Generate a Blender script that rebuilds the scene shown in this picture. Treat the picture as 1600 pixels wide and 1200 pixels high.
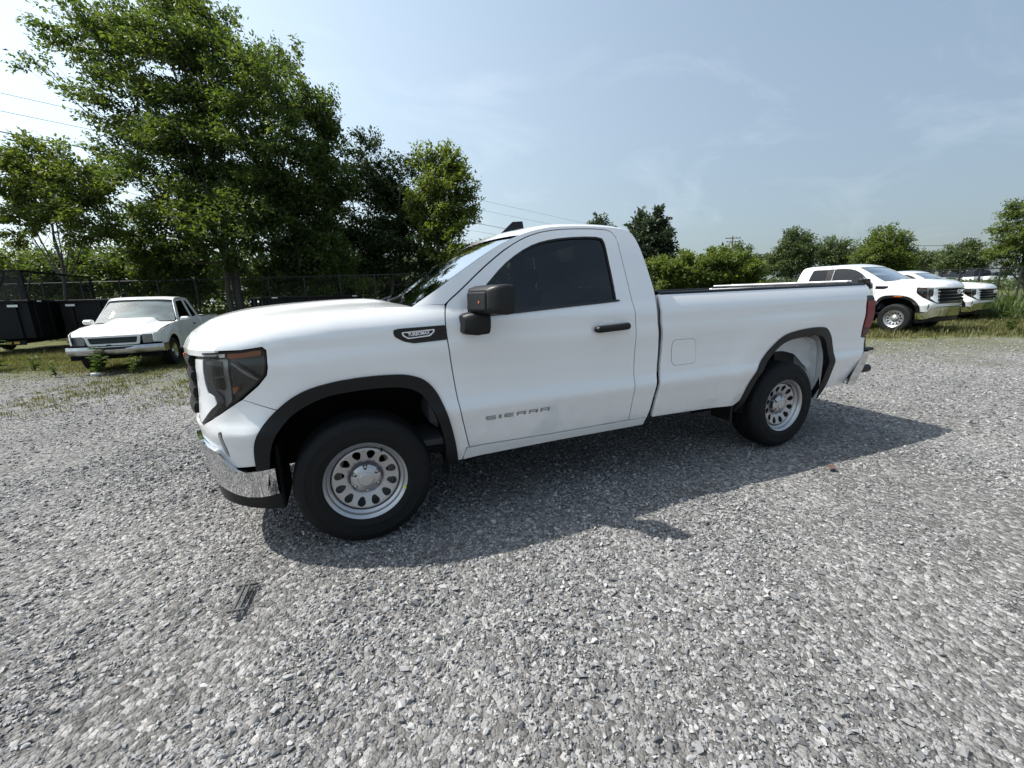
import bpy, math, random
import numpy as np
from mathutils import Vector, Matrix
from mathutils.geometry import delaunay_2d_cdt

for o in list(bpy.data.objects): bpy.data.objects.remove(o)
SC = bpy.context.scene
COL = SC.collection
random.seed(5)
RNG = np.random.default_rng(5)
PI = math.pi

# ------------------------------------------------------------------ camera
cam = bpy.data.cameras.new('camera')
cam.sensor_fit = 'HORIZONTAL'; cam.sensor_width = 36.0; cam.lens = 14.579
cam.clip_start = 0.05; cam.clip_end = 3000
camo = bpy.data.objects.new('camera', cam); COL.objects.link(camo); SC.camera = camo
CAM = (-0.0354, -2.3754, 1.4263)
_yaw, _pitch, _roll = 0.38116, -0.21204, -0.02986
_f = Vector((math.sin(_yaw)*math.cos(_pitch), math.cos(_yaw)*math.cos(_pitch), math.sin(_pitch)))
_r = Vector((math.cos(_yaw), -math.sin(_yaw), 0)); _u = _r.cross(_f)
_r2 = _r*math.cos(_roll)+_u*math.sin(_roll); _u2 = _u*math.cos(_roll)-_r*math.sin(_roll)
_m = Matrix((_r2, _u2, -_f)).transposed().to_4x4(); _m.translation = Vector(CAM)
camo.matrix_world = _m

# ------------------------------------------------------------------ sky, sun, exposure
SUN = Vector((-.62, .32, 1.0)).normalized()
w = bpy.data.worlds.new('World'); SC.world = w; w.use_nodes = True
nt = w.node_tree; nt.nodes.clear()
out = nt.nodes.new('ShaderNodeOutputWorld'); bg = nt.nodes.new('ShaderNodeBackground')
sky = nt.nodes.new('ShaderNodeTexSky'); sky.sky_type = 'NISHITA'; sky.sun_disc = False
sky.sun_elevation = math.asin(SUN.z); sky.sun_rotation = math.atan2(SUN.x, SUN.y)
sky.altitude = 50; sky.air_density = 1.0; sky.dust_density = 3.0; sky.ozone_density = 4.5
bg.inputs['Strength'].default_value = 0.115
# faint high cirrus
geo = nt.nodes.new('ShaderNodeTexCoord')
mp = nt.nodes.new('ShaderNodeMapping'); mp.inputs['Scale'].default_value = (1.2, 3.4, 5.0); mp.inputs['Rotation'].default_value = (.3, .2, .9)
nz = nt.nodes.new('ShaderNodeTexNoise'); nz.inputs['Scale'].default_value = 1.5; nz.inputs['Detail'].default_value = 7; nz.inputs['Roughness'].default_value = .6; nz.inputs['Distortion'].default_value = .6
cr = nt.nodes.new('ShaderNodeValToRGB'); cr.color_ramp.elements[0].position = .52; cr.color_ramp.elements[1].position = .82
cr.color_ramp.elements[1].color = (.16, .16, .16, 1); cr.color_ramp.elements[0].color = (0, 0, 0, 1)
mx = nt.nodes.new('ShaderNodeMix'); mx.data_type = 'RGBA'
mx.inputs[7].default_value = (7.6, 8.0, 8.4, 1)
L = nt.links.new
L(geo.outputs['Generated'], mp.inputs[0]); L(mp.outputs[0], nz.inputs['Vector']); L(nz.outputs['Fac'], cr.inputs[0])
# summer haze: the sky pales evenly towards the horizon
sx = nt.nodes.new('ShaderNodeSeparateXYZ'); L(geo.outputs['Generated'], sx.inputs[0])
ab = nt.nodes.new('ShaderNodeMath'); ab.operation = 'ABSOLUTE'; L(sx.outputs['Z'], ab.inputs[0])
hr = nt.nodes.new('ShaderNodeMapRange'); hr.interpolation_type = 'SMOOTHSTEP'; hr.inputs[1].default_value = -.25; hr.inputs[2].default_value = .75; hr.inputs[3].default_value = .76; hr.inputs[4].default_value = .24
L(ab.outputs[0], hr.inputs[0])
# hazy air scatters forward, so the haze brightens steadily round the sun
dt = nt.nodes.new('ShaderNodeVectorMath'); dt.operation = 'DOT_PRODUCT'; dt.inputs[1].default_value = tuple(SUN); L(geo.outputs['Generated'], dt.inputs[0])
ph = nt.nodes.new('ShaderNodeMapRange'); ph.inputs[1].default_value = -1; ph.inputs[2].default_value = 1; ph.inputs[3].default_value = 0; ph.inputs[4].default_value = 1; L(dt.outputs['Value'], ph.inputs[0])
pw = nt.nodes.new('ShaderNodeMath'); pw.operation = 'POWER'; pw.inputs[1].default_value = 3.0; L(ph.outputs[0], pw.inputs[0])
pa = nt.nodes.new('ShaderNodeMath'); pa.operation = 'MULTIPLY_ADD'; pa.inputs[1].default_value = 2.15; pa.inputs[2].default_value = .33; L(pw.outputs[0], pa.inputs[0])
hc = nt.nodes.new('ShaderNodeMix'); hc.data_type = 'RGBA'; hc.blend_type = 'MULTIPLY'; hc.inputs[0].default_value = 1; hc.inputs[6].default_value = (5.0, 5.9, 5.9, 1); L(pa.outputs[0], hc.inputs[7])
hz = nt.nodes.new('ShaderNodeMix'); hz.data_type = 'RGBA'; L(hc.outputs[2], hz.inputs[7])
L(hr.outputs[0], hz.inputs[0]); L(sky.outputs[0], hz.inputs[6])
L(cr.outputs[0], mx.inputs[0]); L(hz.outputs[2], mx.inputs[6]); L(mx.outputs[2], bg.inputs[0]); L(bg.outputs[0], out.inputs[0])
sl = bpy.data.lights.new('sun', 'SUN'); sl.energy = 4.2; sl.angle = math.radians(.55); sl.color = (1, .955, .88)
so = bpy.data.objects.new('sun', sl); COL.objects.link(so); so.location = (-15, 8, 30)
so.rotation_euler = SUN.to_track_quat('Z', 'Y').to_euler()
vs = SC.view_settings; vs.view_transform = 'Standard'; vs.look = 'None'; vs.gamma = 1; vs.use_curve_mapping = False
vs.exposure = 0.66
SC.render.engine = 'CYCLES'
cy = SC.cycles
cy.use_denoising = True; cy.max_bounces = 8; cy.transparent_max_bounces = 24; cy.diffuse_bounces = 3; cy.glossy_bounces = 4; cy.transmission_bounces = 6
cy.caustics_reflective = False; cy.caustics_refractive = False; cy.sample_clamp_indirect = 6
SC.render.film_transparent = False

# ------------------------------------------------------------------ materials
MATS = {}
def new_mat(name):
    m = bpy.data.materials.new(name); m.use_nodes = True; MATS[name] = m
    return m, m.node_tree, m.node_tree.nodes['Principled BSDF']
def pbr(name, col, rough=.5, metal=0., coat=0., coat_rough=.03, noise=0., nscale=8., spec=.5, bump=0., bscale=200.):
    m, t, b = new_mat(name)
    b.inputs['Base Color'].default_value = (*col, 1); b.inputs['Roughness'].default_value = rough
    b.inputs['Metallic'].default_value = metal; b.inputs['Coat Weight'].default_value = coat
    b.inputs['Coat Roughness'].default_value = coat_rough; b.inputs['Specular IOR Level'].default_value = spec
    if noise or bump:
        tc = t.nodes.new('ShaderNodeTexCoord')
    if noise:
        n = t.nodes.new('ShaderNodeTexNoise'); n.inputs['Scale'].default_value = nscale; n.inputs['Detail'].default_value = 6
        r = t.nodes.new('ShaderNodeMapRange'); r.inputs[3].default_value = 1-noise; r.inputs[4].default_value = 1+noise
        v = t.nodes.new('ShaderNodeMix'); v.data_type = 'RGBA'; v.blend_type = 'MULTIPLY'; v.inputs[0].default_value = 1
        v.inputs[6].default_value = (*col, 1)
        t.links.new(tc.outputs['Object'], n.inputs['Vector']); t.links.new(n.outputs['Fac'], r.inputs[0])
        t.links.new(r.outputs[0], v.inputs[7]); t.links.new(v.outputs[2], b.inputs['Base Color'])
        r2 = t.nodes.new('ShaderNodeMapRange'); r2.inputs[3].default_value = max(0.02, rough*(1-noise)); r2.inputs[4].default_value = min(1, rough*(1+noise))
        t.links.new(n.outputs['Fac'], r2.inputs[0]); t.links.new(r2.outputs[0], b.inputs['Roughness'])
    if bump:
        n = t.nodes.new('ShaderNodeTexNoise'); n.inputs['Scale'].default_value = bscale; n.inputs['Detail'].default_value = 3
        bp = t.nodes.new('ShaderNodeBump'); bp.inputs['Strength'].default_value = bump; bp.inputs['Distance'].default_value = .002
        t.links.new(tc.outputs['Object'], n.inputs['Vector']); t.links.new(n.outputs['Fac'], bp.inputs['Height']); t.links.new(bp.outputs[0], b.inputs['Normal'])
    return m
def glass_mat(name, tint, rough=.0, ior=1.5, boost=1.0):
    m, t, b = new_mat(name); t.nodes.remove(b)
    o = t.nodes['Material Output']; tr = t.nodes.new('ShaderNodeBsdfTransparent'); tr.inputs[0].default_value = (*tint, 1)
    g = t.nodes.new('ShaderNodeBsdfGlossy'); g.inputs['Roughness'].default_value = rough; g.inputs[0].default_value = (1, 1, 1, 1)
    f = t.nodes.new('ShaderNodeFresnel'); f.inputs[0].default_value = ior
    mm = t.nodes.new('ShaderNodeMath'); mm.operation = 'MULTIPLY'; mm.inputs[1].default_value = boost; mm.use_clamp = True
    x = t.nodes.new('ShaderNodeMixShader')
    t.links.new(f.outputs[0], mm.inputs[0]); t.links.new(mm.outputs[0], x.inputs[0]); t.links.new(tr.outputs[0], x.inputs[1]); t.links.new(g.outputs[0], x.inputs[2]); t.links.new(x.outputs[0], o.inputs[0])
    return m
pbr('paint', (.80, .80, .795), .22, 0, 1.0, .015, spec=.6); MATS['paint'].node_tree.nodes['Principled BSDF'].inputs['Coat IOR'].default_value = 1.8
def paint_detail(name, dust):
    "slight panel waviness in the clear coat and a film of stone dust low on the body"
    t = MATS[name].node_tree; b = t.nodes['Principled BSDF']; tc = t.nodes.new('ShaderNodeTexCoord'); n = t.nodes.new('ShaderNodeTexNoise'); n.inputs['Scale'].default_value = 2.6; n.inputs['Detail'].default_value = 1
    bp = t.nodes.new('ShaderNodeBump'); bp.inputs['Strength'].default_value = .22; bp.inputs['Distance'].default_value = .012
    t.links.new(tc.outputs['Object'], n.inputs['Vector']); t.links.new(n.outputs['Fac'], bp.inputs['Height']); t.links.new(bp.outputs[0], b.inputs['Coat Normal'])
    sx_ = t.nodes.new('ShaderNodeSeparateXYZ'); t.links.new(tc.outputs['Object'], sx_.inputs[0]); mr = t.nodes.new('ShaderNodeMapRange'); mr.inputs[1].default_value = .42; mr.inputs[2].default_value = .95; mr.inputs[3].default_value = dust; mr.inputs[4].default_value = 0
    n2 = t.nodes.new('ShaderNodeTexNoise'); n2.inputs['Scale'].default_value = 9; n2.inputs['Detail'].default_value = 7; mu = t.nodes.new('ShaderNodeMath'); mu.operation = 'MULTIPLY'; mx_ = t.nodes.new('ShaderNodeMix'); mx_.data_type = 'RGBA'
    mx_.inputs[6].default_value = b.inputs['Base Color'].default_value[:]; mx_.inputs[7].default_value = (.34, .33, .31, 1)
    t.links.new(tc.outputs['Object'], n2.inputs['Vector']); t.links.new(sx_.outputs['Z'], mr.inputs[0]); t.links.new(mr.outputs[0], mu.inputs[0]); t.links.new(n2.outputs['Fac'], mu.inputs[1]); t.links.new(mu.outputs[0], mx_.inputs[0]); t.links.new(mx_.outputs[2], b.inputs['Base Color'])
paint_detail('paint', .30)
pbr('paint_inner', (.55, .56, .57), .55, noise=.12, nscale=5)
pbr('old_paint', (.72, .72, .70), .32, 0, .6, .12, noise=.10, nscale=4)
pbr('chrome', (.66, .67, .68), .05, 1)
pbr('worn_chrome', (.5, .5, .5), .22, 1, noise=.3, nscale=9)
pbr('silver', (.46, .46, .47), .36, .85, noise=.06, nscale=30)
pbr('cap_silver', (.48, .48, .49), .32, .8)
pbr('tread_rubber', (.0065, .007, .0075), .68, spec=.25, noise=.25, nscale=14, bump=.3, bscale=120)
pbr('black_plastic', (.006, .0065, .007), .42, spec=.3, bump=.25, bscale=900)
pbr('gloss_black', (.006, .006, .007), .10, spec=.4)
pbr('under_black', (.006, .006, .007), .85, spec=.15, noise=.3)
pbr('rubber_seal', (.015, .015, .016), .55)
pbr('mirror_plastic', (.008, .0085, .0085), .40, spec=.35, bump=.2, bscale=700)
pbr('cloth', (.07, .072, .075), .9)
pbr('red_lens', (.17, .006, .010), .08, spec=.4)
pbr('dark_red_lens', (.07, .004, .007), .10, spec=.4)
pbr('amber_lens', (.46, .12, .03), .15, spec=.4)
def dust_sheen_glass(name, dust, amount):  # pale diffuse layer holds both dust and a painted-in sky reflection
    m = glass_mat(name, (.45, .52, .52), boost=1.6); t = m.node_tree; o = t.nodes['Material Output']; last = o.inputs[0].links[0].from_socket
    d = t.nodes.new('ShaderNodeBsdfDiffuse'); d.inputs[0].default_value = (*dust, 1); x = t.nodes.new('ShaderNodeMixShader'); n = t.nodes.new('ShaderNodeTexNoise'); n.inputs['Scale'].default_value = 2.5; n.inputs['Detail'].default_value = 5
    mr = t.nodes.new('ShaderNodeMapRange'); mr.inputs[1].default_value = .3; mr.inputs[2].default_value = .7; mr.inputs[3].default_value = amount*.5; mr.inputs[4].default_value = amount*1.4
    t.links.new(n.outputs['Fac'], mr.inputs[0]); t.links.new(mr.outputs[0], x.inputs[0]); t.links.new(last, x.inputs[1]); t.links.new(d.outputs[0], x.inputs[2]); t.links.new(x.outputs[0], o.inputs[0])
dust_sheen_glass('dust_sheen_glass', (.46, .54, .53), .34)
pbr('lamp_clear', (.36, .37, .36), .25, .1, .6)
pbr('lamp_white', (.86, .87, .88), .12, .2, 1)
pbr('lamp_grey', (.22, .225, .23), .2, .6)
pbr('badge_white', (.85, .86, .88), .3, .3)
pbr('badge_grey', (.26, .255, .25), .35, .5)
pbr('sticker', (.62, .85, .02), .5)
pbr('red_mark', (.75, .12, .07), .4)
pbr('white_mark', (.8, .8, .78), .5)
pbr('gap_dark', (.02, .03, .028), .8)
glass_mat('tint_glass', (.30, .36, .36), boost=1.2)
glass_mat('rear_glass', (.09, .10, .11))
glass_mat('shield_glass', (.62, .70, .68), boost=2.8)
glass_mat('lens_glass', (.93, .95, .96))

# ------------------------------------------------------------------ mesh helpers
def mesh_obj(name, verts, faces, mat, parent=None, smooth=True, sharp=35, normals=None):
    me = bpy.data.meshes.new(name)
    me.from_pydata([tuple(map(float, v)) for v in verts], [], [tuple(map(int, f)) for f in faces])
    me.materials.append(MATS[mat] if isinstance(mat, str) else mat)
    me.update()
    if smooth and len(me.polygons):
        me.polygons.foreach_set('use_smooth', np.ones(len(me.polygons), bool))
        if normals is None: me.set_sharp_from_angle(angle=math.radians(sharp))
        else: me.normals_split_custom_set_from_vertices([tuple(map(float, n)) for n in normals])
    o = bpy.data.objects.new(name, me); COL.objects.link(o)
    if parent is not None: o.parent = parent
    return o
def tag(o, label, cat=None, group=None, kind=None):
    if label: o['label'] = label
    if cat: o['category'] = cat
    if group: o['group'] = group
    if kind: o['kind'] = kind
    return o
def empty(name, loc=(0, 0, 0), rz=0., sc=1.):
    o = bpy.data.objects.new(name, None); COL.objects.link(o); o.location = loc; o.rotation_euler = (0, 0, rz); o.scale = (sc, sc, sc)
    o.empty_display_size = .2
    return o
def copy_tree(o, parent=None):
    n = o.copy(); COL.objects.link(n)
    if parent is not None: n.parent = parent
    for ch in list(o.children): copy_tree(ch, n)
    return n
class MB:
    "collects pieces of ONE part"
    def __init__(s): s.v = []; s.f = []
    def add(s, v, f):
        k = len(s.v); s.v += [tuple(map(float, q)) for q in v]; s.f += [tuple(int(i)+k for i in q) for q in f]; return s
    def box(s, a, b, bev=0., M=None):
        (x0, y0, z0), (x1, y1, z1) = a, b
        if bev <= 0:
            v = [(x, y, z) for x in (x0, x1) for y in (y0, y1) for z in (z0, z1)]
            f = [(0, 1, 3, 2), (4, 6, 7, 5), (0, 4, 5, 1), (2, 3, 7, 6), (0, 2, 6, 4), (1, 5, 7, 3)]
        else:
            v = []; f = []; idx = {}
            for sx in (0, 1):
                for sy in (0, 1):
                    for sz in (0, 1):
                        X, Y, Z = (x0, x1)[sx], (y0, y1)[sy], (z0, z1)[sz]
                        dx, dy, dz = (bev, -bev)[sx], (bev, -bev)[sy], (bev, -bev)[sz]
                        for ax, p in (('x', (X, Y+dy, Z+dz)), ('y', (X+dx, Y, Z+dz)), ('z', (X+dx, Y+dy, Z))):
                            idx[sx, sy, sz, ax] = len(v); v.append(p)
            def q(a, b, c, d): f.append((a, b, c, d))
            for sgn in (0, 1):
                o = 1 if sgn else -1
                F = [idx[sgn, 0, 0, 'x'], idx[sgn, 1, 0, 'x'], idx[sgn, 1, 1, 'x'], idx[sgn, 0, 1, 'x']]; f.append(tuple(F[::o]))
                F = [idx[0, sgn, 0, 'y'], idx[0, sgn, 1, 'y'], idx[1, sgn, 1, 'y'], idx[1, sgn, 0, 'y']]; f.append(tuple(F[::o]))
                F = [idx[0, 0, sgn, 'z'], idx[1, 0, sgn, 'z'], idx[1, 1, sgn, 'z'], idx[0, 1, sgn, 'z']]; f.append(tuple(F[::o]))
            for p in (0, 1):
                for r in (0, 1):
                    o = 1 if (p == r) else -1
                    f.append(tuple([idx[p, r, 0, 'x'], idx[p, r, 0, 'y'], idx[p, r, 1, 'y'], idx[p, r, 1, 'x']][::-o]))
                    f.append(tuple([idx[p, 0, r, 'x'], idx[p, 1, r, 'x'], idx[p, 1, r, 'z'], idx[p, 0, r, 'z']][::-o]))
                    f.append(tuple([idx[0, p, r, 'y'], idx[0, p, r, 'z'], idx[1, p, r, 'z'], idx[1, p, r, 'y']][::-o]))
                    for q_ in (0, 1):
                        o3 = 1 if (p+r+q_) % 2 else -1
                        f.append(tuple([idx[p, r, q_, 'x'], idx[p, r, q_, 'y'], idx[p, r, q_, 'z']][::o3]))
        if M is not None: v = [tuple(M @ Vector(p)) for p in v]
        return s.add(v, f)
    def tube(s, pts, rad, n=8, cap=True, sq=None):
        pts = [Vector(p) for p in pts]
        if not hasattr(rad, '__len__'): rad = [rad]*len(pts)
        v = []; f = []; ref = None
        for i, p in enumerate(pts):
            t = (pts[min(i+1, len(pts)-1)]-pts[max(i-1, 0)])
            if t.length < 1e-9: t = Vector((0, 0, 1))
            t.normalize()
            if ref is None: ref = Vector((0, 0, 1)) if abs(t.z) < .9 else Vector((1, 0, 0))
            a = t.cross(ref).normalized(); b = t.cross(a).normalized(); ref = -b if False else ref
            for k in range(n):
                th = 2*PI*(k+.5)/n; v.append(p+(a*math.cos(th)+b*math.sin(th))*rad[i])
        for i in range(len(pts)-1):
            for k in range(n):
                f.append((i*n+k, i*n+(k+1) % n, (i+1)*n+(k+1) % n, (i+1)*n+k))
        if cap:
            f.append(tuple(range(n))[::-1]); f.append(tuple((len(pts)-1)*n+k for k in range(n)))
        return s.add(v, f)
    def lathe(s, prof, n=48, axis='y', c=(0, 0, 0), close=False, cap=True):
        v = []; f = []
        for (r, h) in prof:
            for k in range(n):
                a = 2*PI*k/n; p = {'y': (r*math.cos(a), h, r*math.sin(a)), 'z': (r*math.cos(a), r*math.sin(a), h), 'x': (h, r*math.cos(a), r*math.sin(a))}[axis]
                v.append((p[0]+c[0], p[1]+c[1], p[2]+c[2]))
        m = len(prof)
        for i in range(m if close else m-1):
            j = (i+1) % m
            for k in range(n): f.append((i*n+k, i*n+(k+1) % n, j*n+(k+1) % n, j*n+k))
        if cap and not close:
            if prof[0][0] > 1e-6: f.append(tuple(range(n)))
            if prof[-1][0] > 1e-6: f.append(tuple((m-1)*n+k for k in range(n))[::-1])
        return s.add(v, f)
    def prism(s, poly, h0, h1, axis='z'):
        n = len(poly)
        def P(u, v, h): return {'z': (u, v, h), 'y': (u, h, v), 'x': (h, u, v)}[axis]
        v = [P(a, b, h0) for a, b in poly]+[P(a, b, h1) for a, b in poly]
        f = [tuple(range(n))[::-1], tuple(range(n, 2*n))]+[(i, (i+1) % n, n+(i+1) % n, n+i) for i in range(n)]
        return s.add(v, f)
    def grid(s, fn, us, vs):
        v = [fn(a, b) for a in us for b in vs]; m = len(vs)
        f = [(i*m+j, (i+1)*m+j, (i+1)*m+j+1, i*m+j+1) for i in range(len(us)-1) for j in range(m-1)]
        return s.add(v, f)
    def build(s, name, mat, parent=None, smooth=True, sharp=35):
        return mesh_obj(name, s.v, s.f, mat, parent, smooth, sharp)
def spline(P, n=6):
    P = [np.array(p, float) for p in P]; Q = [2*P[0]-P[1]]+P+[2*P[-1]-P[-2]]; o = []
    for i in range(1, len(Q)-2):
        a, b, c, d = Q[i-1:i+3]
        t0 = 0; t1 = t0+max(1e-6, np.linalg.norm(b-a))**.5; t2 = t1+max(1e-6, np.linalg.norm(c-b))**.5; t3 = t2+max(1e-6, np.linalg.norm(d-c))**.5
        for k in range(n):
            t = t1+(t2-t1)*k/n
            A1 = (t1-t)/(t1-t0)*a+(t-t0)/(t1-t0)*b; A2 = (t2-t)/(t2-t1)*b+(t-t1)/(t2-t1)*c; A3 = (t3-t)/(t3-t2)*c+(t-t2)/(t3-t2)*d
            B1 = (t2-t)/(t2-t0)*A1+(t-t0)/(t2-t0)*A2; B2 = (t3-t)/(t3-t1)*A2+(t-t1)/(t3-t1)*A3
            o.append(tuple((t2-t)/(t2-t1)*B1+(t-t1)/(t2-t1)*B2))
    o.append(tuple(P[-1])); return o
def round_poly(poly, r, n=4):
    "round the corners of a closed polygon"
    out = []; N = len(poly)
    for i in range(N):
        a, b, c = (np.array(poly[(i+k) % N], float) for k in (-1, 0, 1))
        la, lc = np.linalg.norm(a-b), np.linalg.norm(c-b); rr = min(r, .45*la, .45*lc)
        p, q = b+(a-b)/la*rr, b+(c-b)/lc*rr
        for k in range(n+1):
            t = k/n; out.append(tuple((1-t)**2*p+2*t*(1-t)*b+t*t*q))
    return out
def resample(loop, step):
    out = []; n = len(loop)
    for i in range(n):
        a = np.array(loop[i], float); b = np.array(loop[(i+1) % n], float); L_ = np.linalg.norm(b-a)
        if L_ < 1e-6: continue
        k = max(1, int(math.ceil(L_/step)))
        for j in range(k): out.append(a+(b-a)*j/k)
    return np.array(out)
def inside(poly, pts):
    x, y = pts[:, 0], pts[:, 1]; r = np.zeros(len(pts), bool); n = len(poly)
    for i in range(n):
        x0, y0 = poly[i]; x1, y1 = poly[(i+1) % n]
        if y0 == y1: continue
        c = ((y0 > y) != (y1 > y)) & (x < (x1-x0)*(y-y0)/(y1-y0)+x0); r ^= c
    return r
def panel_data(loops, surf, step=.035, thick=.012, flip=False, back=False):
    R = [resample(l, step) for l in loops]
    allb = np.vstack(R); lo, hi = allb.min(0), allb.max(0)
    gx = np.arange(lo[0]+step*.5, hi[0], step); gy = np.arange(lo[1]+step*.5, hi[1], step)
    G = np.stack(np.meshgrid(gx, gy), -1).reshape(-1, 2) if len(gx) and len(gy) else np.zeros((0, 2))
    if len(G):
        m = inside(R[0], G)
        for h in R[1:]: m &= ~inside(h, G)
        G = G[m]
    if len(G):
        d = np.full(len(G), 9.)
        for b in allb: d = np.minimum(d, (G[:, 0]-b[0])**2+(G[:, 1]-b[1])**2)
        G = G[d > (.45*step)**2]
    pts = np.vstack([allb, G]); edges = []; k = 0
    for l in R:
        n = len(l); edges += [(k+i, k+(i+1) % n) for i in range(n)]; k += n
    res = delaunay_2d_cdt([Vector((float(a), float(b))) for a, b in pts], edges, [], 0, 1e-7)
    V = np.array([(p.x, p.y) for p in res[0]]); T = [tuple(f) for f in res[2]]
    cen = np.array([V[list(f)].mean(0) for f in T]); m = inside(R[0], cen)
    for h in R[1:]: m &= ~inside(h, cen)
    T = [f for f, q in zip(T, m) if q]
    e = 1e-3
    def PN(uv):
        p = surf(uv[:, 0], uv[:, 1]); pu = surf(uv[:, 0]+e, uv[:, 1])-surf(uv[:, 0]-e, uv[:, 1]); pv = surf(uv[:, 0], uv[:, 1]+e)-surf(uv[:, 0], uv[:, 1]-e)
        n = np.cross(pu, pv); n /= np.linalg.norm(n, axis=1)[:, None]+1e-12
        return p, (-n if flip else n)
    p, n = PN(V); verts = [p]; norms = [n]; faces = []
    for f in T:
        a, b, c = f[:3]
        A = (V[b][0]-V[a][0])*(V[c][1]-V[a][1])-(V[b][1]-V[a][1])*(V[c][0]-V[a][0])
        ff = f if (A > 0) != flip else f[::-1]; faces.append(ff)
    k = len(V)
    if thick:
        for li, l in enumerate(R):
            area = .5*np.sum(l[:, 0]*np.roll(l[:, 1], -1)-np.roll(l[:, 0], -1)*l[:, 1])
            ccw = area > 0; lp, ln = PN(l); m_ = len(l)
            tan = np.roll(lp, -1, 0)-np.roll(lp, 1, 0); sn = np.cross(tan, ln); sn /= np.linalg.norm(sn, axis=1)[:, None]+1e-12
            sgn = (1 if ccw else -1)*(-1 if flip else 1)*(1 if li == 0 else -1)
            sn = sn*sgn
            verts += [lp, lp-ln*thick]; norms += [sn, sn]
            rev = (ccw != flip) if li == 0 else (ccw == flip)
            rev = (sgn*1 > 0)
            for i in range(m_):
                j = (i+1) % m_; q = (k+i, k+m_+i, k+m_+j, k+j)
                a0, b0 = lp[i], lp[j]; fn = np.cross(lp[i]-ln[i]*thick-a0, b0-a0)
                if np.dot(fn, sn[i]) < 0: q = q[::-1]
                faces.append(q)
            k += 2*m_
        if back:
            verts.append(p-n*thick); norms.append(-n)
            faces += [tuple(i+k for i in f[::-1]) for f in faces[:len(T)]]
    return np.vstack(verts), faces, np.vstack(norms)
def panel(name, loops, surf, mat, parent=None, step=.035, thick=.012, flip=False, back=False):
    if len(np.shape(loops[0])) == 1: loops = [loops]
    v, f, n = panel_data(loops, surf, step, thick, flip, back)
    return mesh_obj(name, v, f, mat, parent, normals=n)
def text_mesh(body, extrude=0., bold=0.):
    cu = bpy.data.curves.new('t', 'FONT'); cu.body = body; cu.extrude = extrude; cu.offset = bold; cu.resolution_u = 3
    o = bpy.data.objects.new('t', cu); COL.objects.link(o)
    dg = bpy.context.evaluated_depsgraph_get(); dg.update(); me = o.evaluated_get(dg).to_mesh()
    v = np.array([tuple(q.co) for q in me.vertices]); f = [tuple(p.vertices) for p in me.polygons]
    o.evaluated_get(dg).to_mesh_clear(); bpy.data.objects.remove(o); bpy.data.curves.remove(cu)
    v[:, 0] -= v[:, 0].min(); v[:, 1] -= v[:, 1].min(); sc = v.max(0)
    v[:, 0] /= sc[0]; v[:, 1] /= sc[1]
    return v, f

# ------------------------------------------------------------------ pickup body surface
# ---- body surface (local: origin front axle centre on ground, +x rearward, left side = -y)
_PL=np.array([(-.935,0),(-.931,.15),(-.918,.32),(-.891,.48),(-.851,.62),(-.798,.75),(-.737,.85),(-.660,.920),(-.555,.966),(-.44,.991),(-.31,1.004),(-.16,1.010),(0,1.012),(.5,1.013),(1.5,1.013),(2.5,1.013),(3.5,1.012),(4.2,1.004),(4.7,.990)])
def _cr(P,n=40):
    P=np.vstack([[2*P[0,0]-P[1,0]+.01,-P[1,1]],P,2*P[-1]-P[-2]]); out=[]
    for i in range(1,len(P)-2):
        p0,p1,p2,p3=P[i-1:i+3]
        t0=0;t1=t0+np.linalg.norm(p1-p0)**.5;t2=t1+np.linalg.norm(p2-p1)**.5;t3=t2+np.linalg.norm(p3-p2)**.5
        for k in range(n):
            t=t1+(t2-t1)*k/n
            A1=(t1-t)/(t1-t0)*p0+(t-t0)/(t1-t0)*p1;A2=(t2-t)/(t2-t1)*p1+(t-t1)/(t2-t1)*p2;A3=(t3-t)/(t3-t2)*p2+(t-t2)/(t3-t2)*p3
            B1=(t2-t)/(t2-t0)*A1+(t-t0)/(t2-t0)*A2;B2=(t3-t)/(t3-t1)*A2+(t-t1)/(t3-t1)*A3
            out.append((t2-t)/(t2-t1)*B1+(t-t1)/(t2-t1)*B2)
    out.append(P[-2]); return np.array(out)
_C=_cr(_PL)
_S=np.concatenate([[0],np.cumsum(np.linalg.norm(np.diff(_C,axis=0),axis=1))])
_S-=np.interp(0,_C[:,0],_S)
SN=_S[0]   # nose centre
def plan(s): return np.interp(s,_S,_C[:,0]),np.interp(s,_S,_C[:,1])
def sstep(a,b,x):
    t=np.clip((x-a)/(b-a),0,1); return t*t*(3-2*t)
ZS=([-2,-.55,-.35,-.1,.16,.6,2.1,3.2,4.4],[1.19,1.19,1.215,1.240,1.250,1.268,1.268,1.276,1.288])
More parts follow.
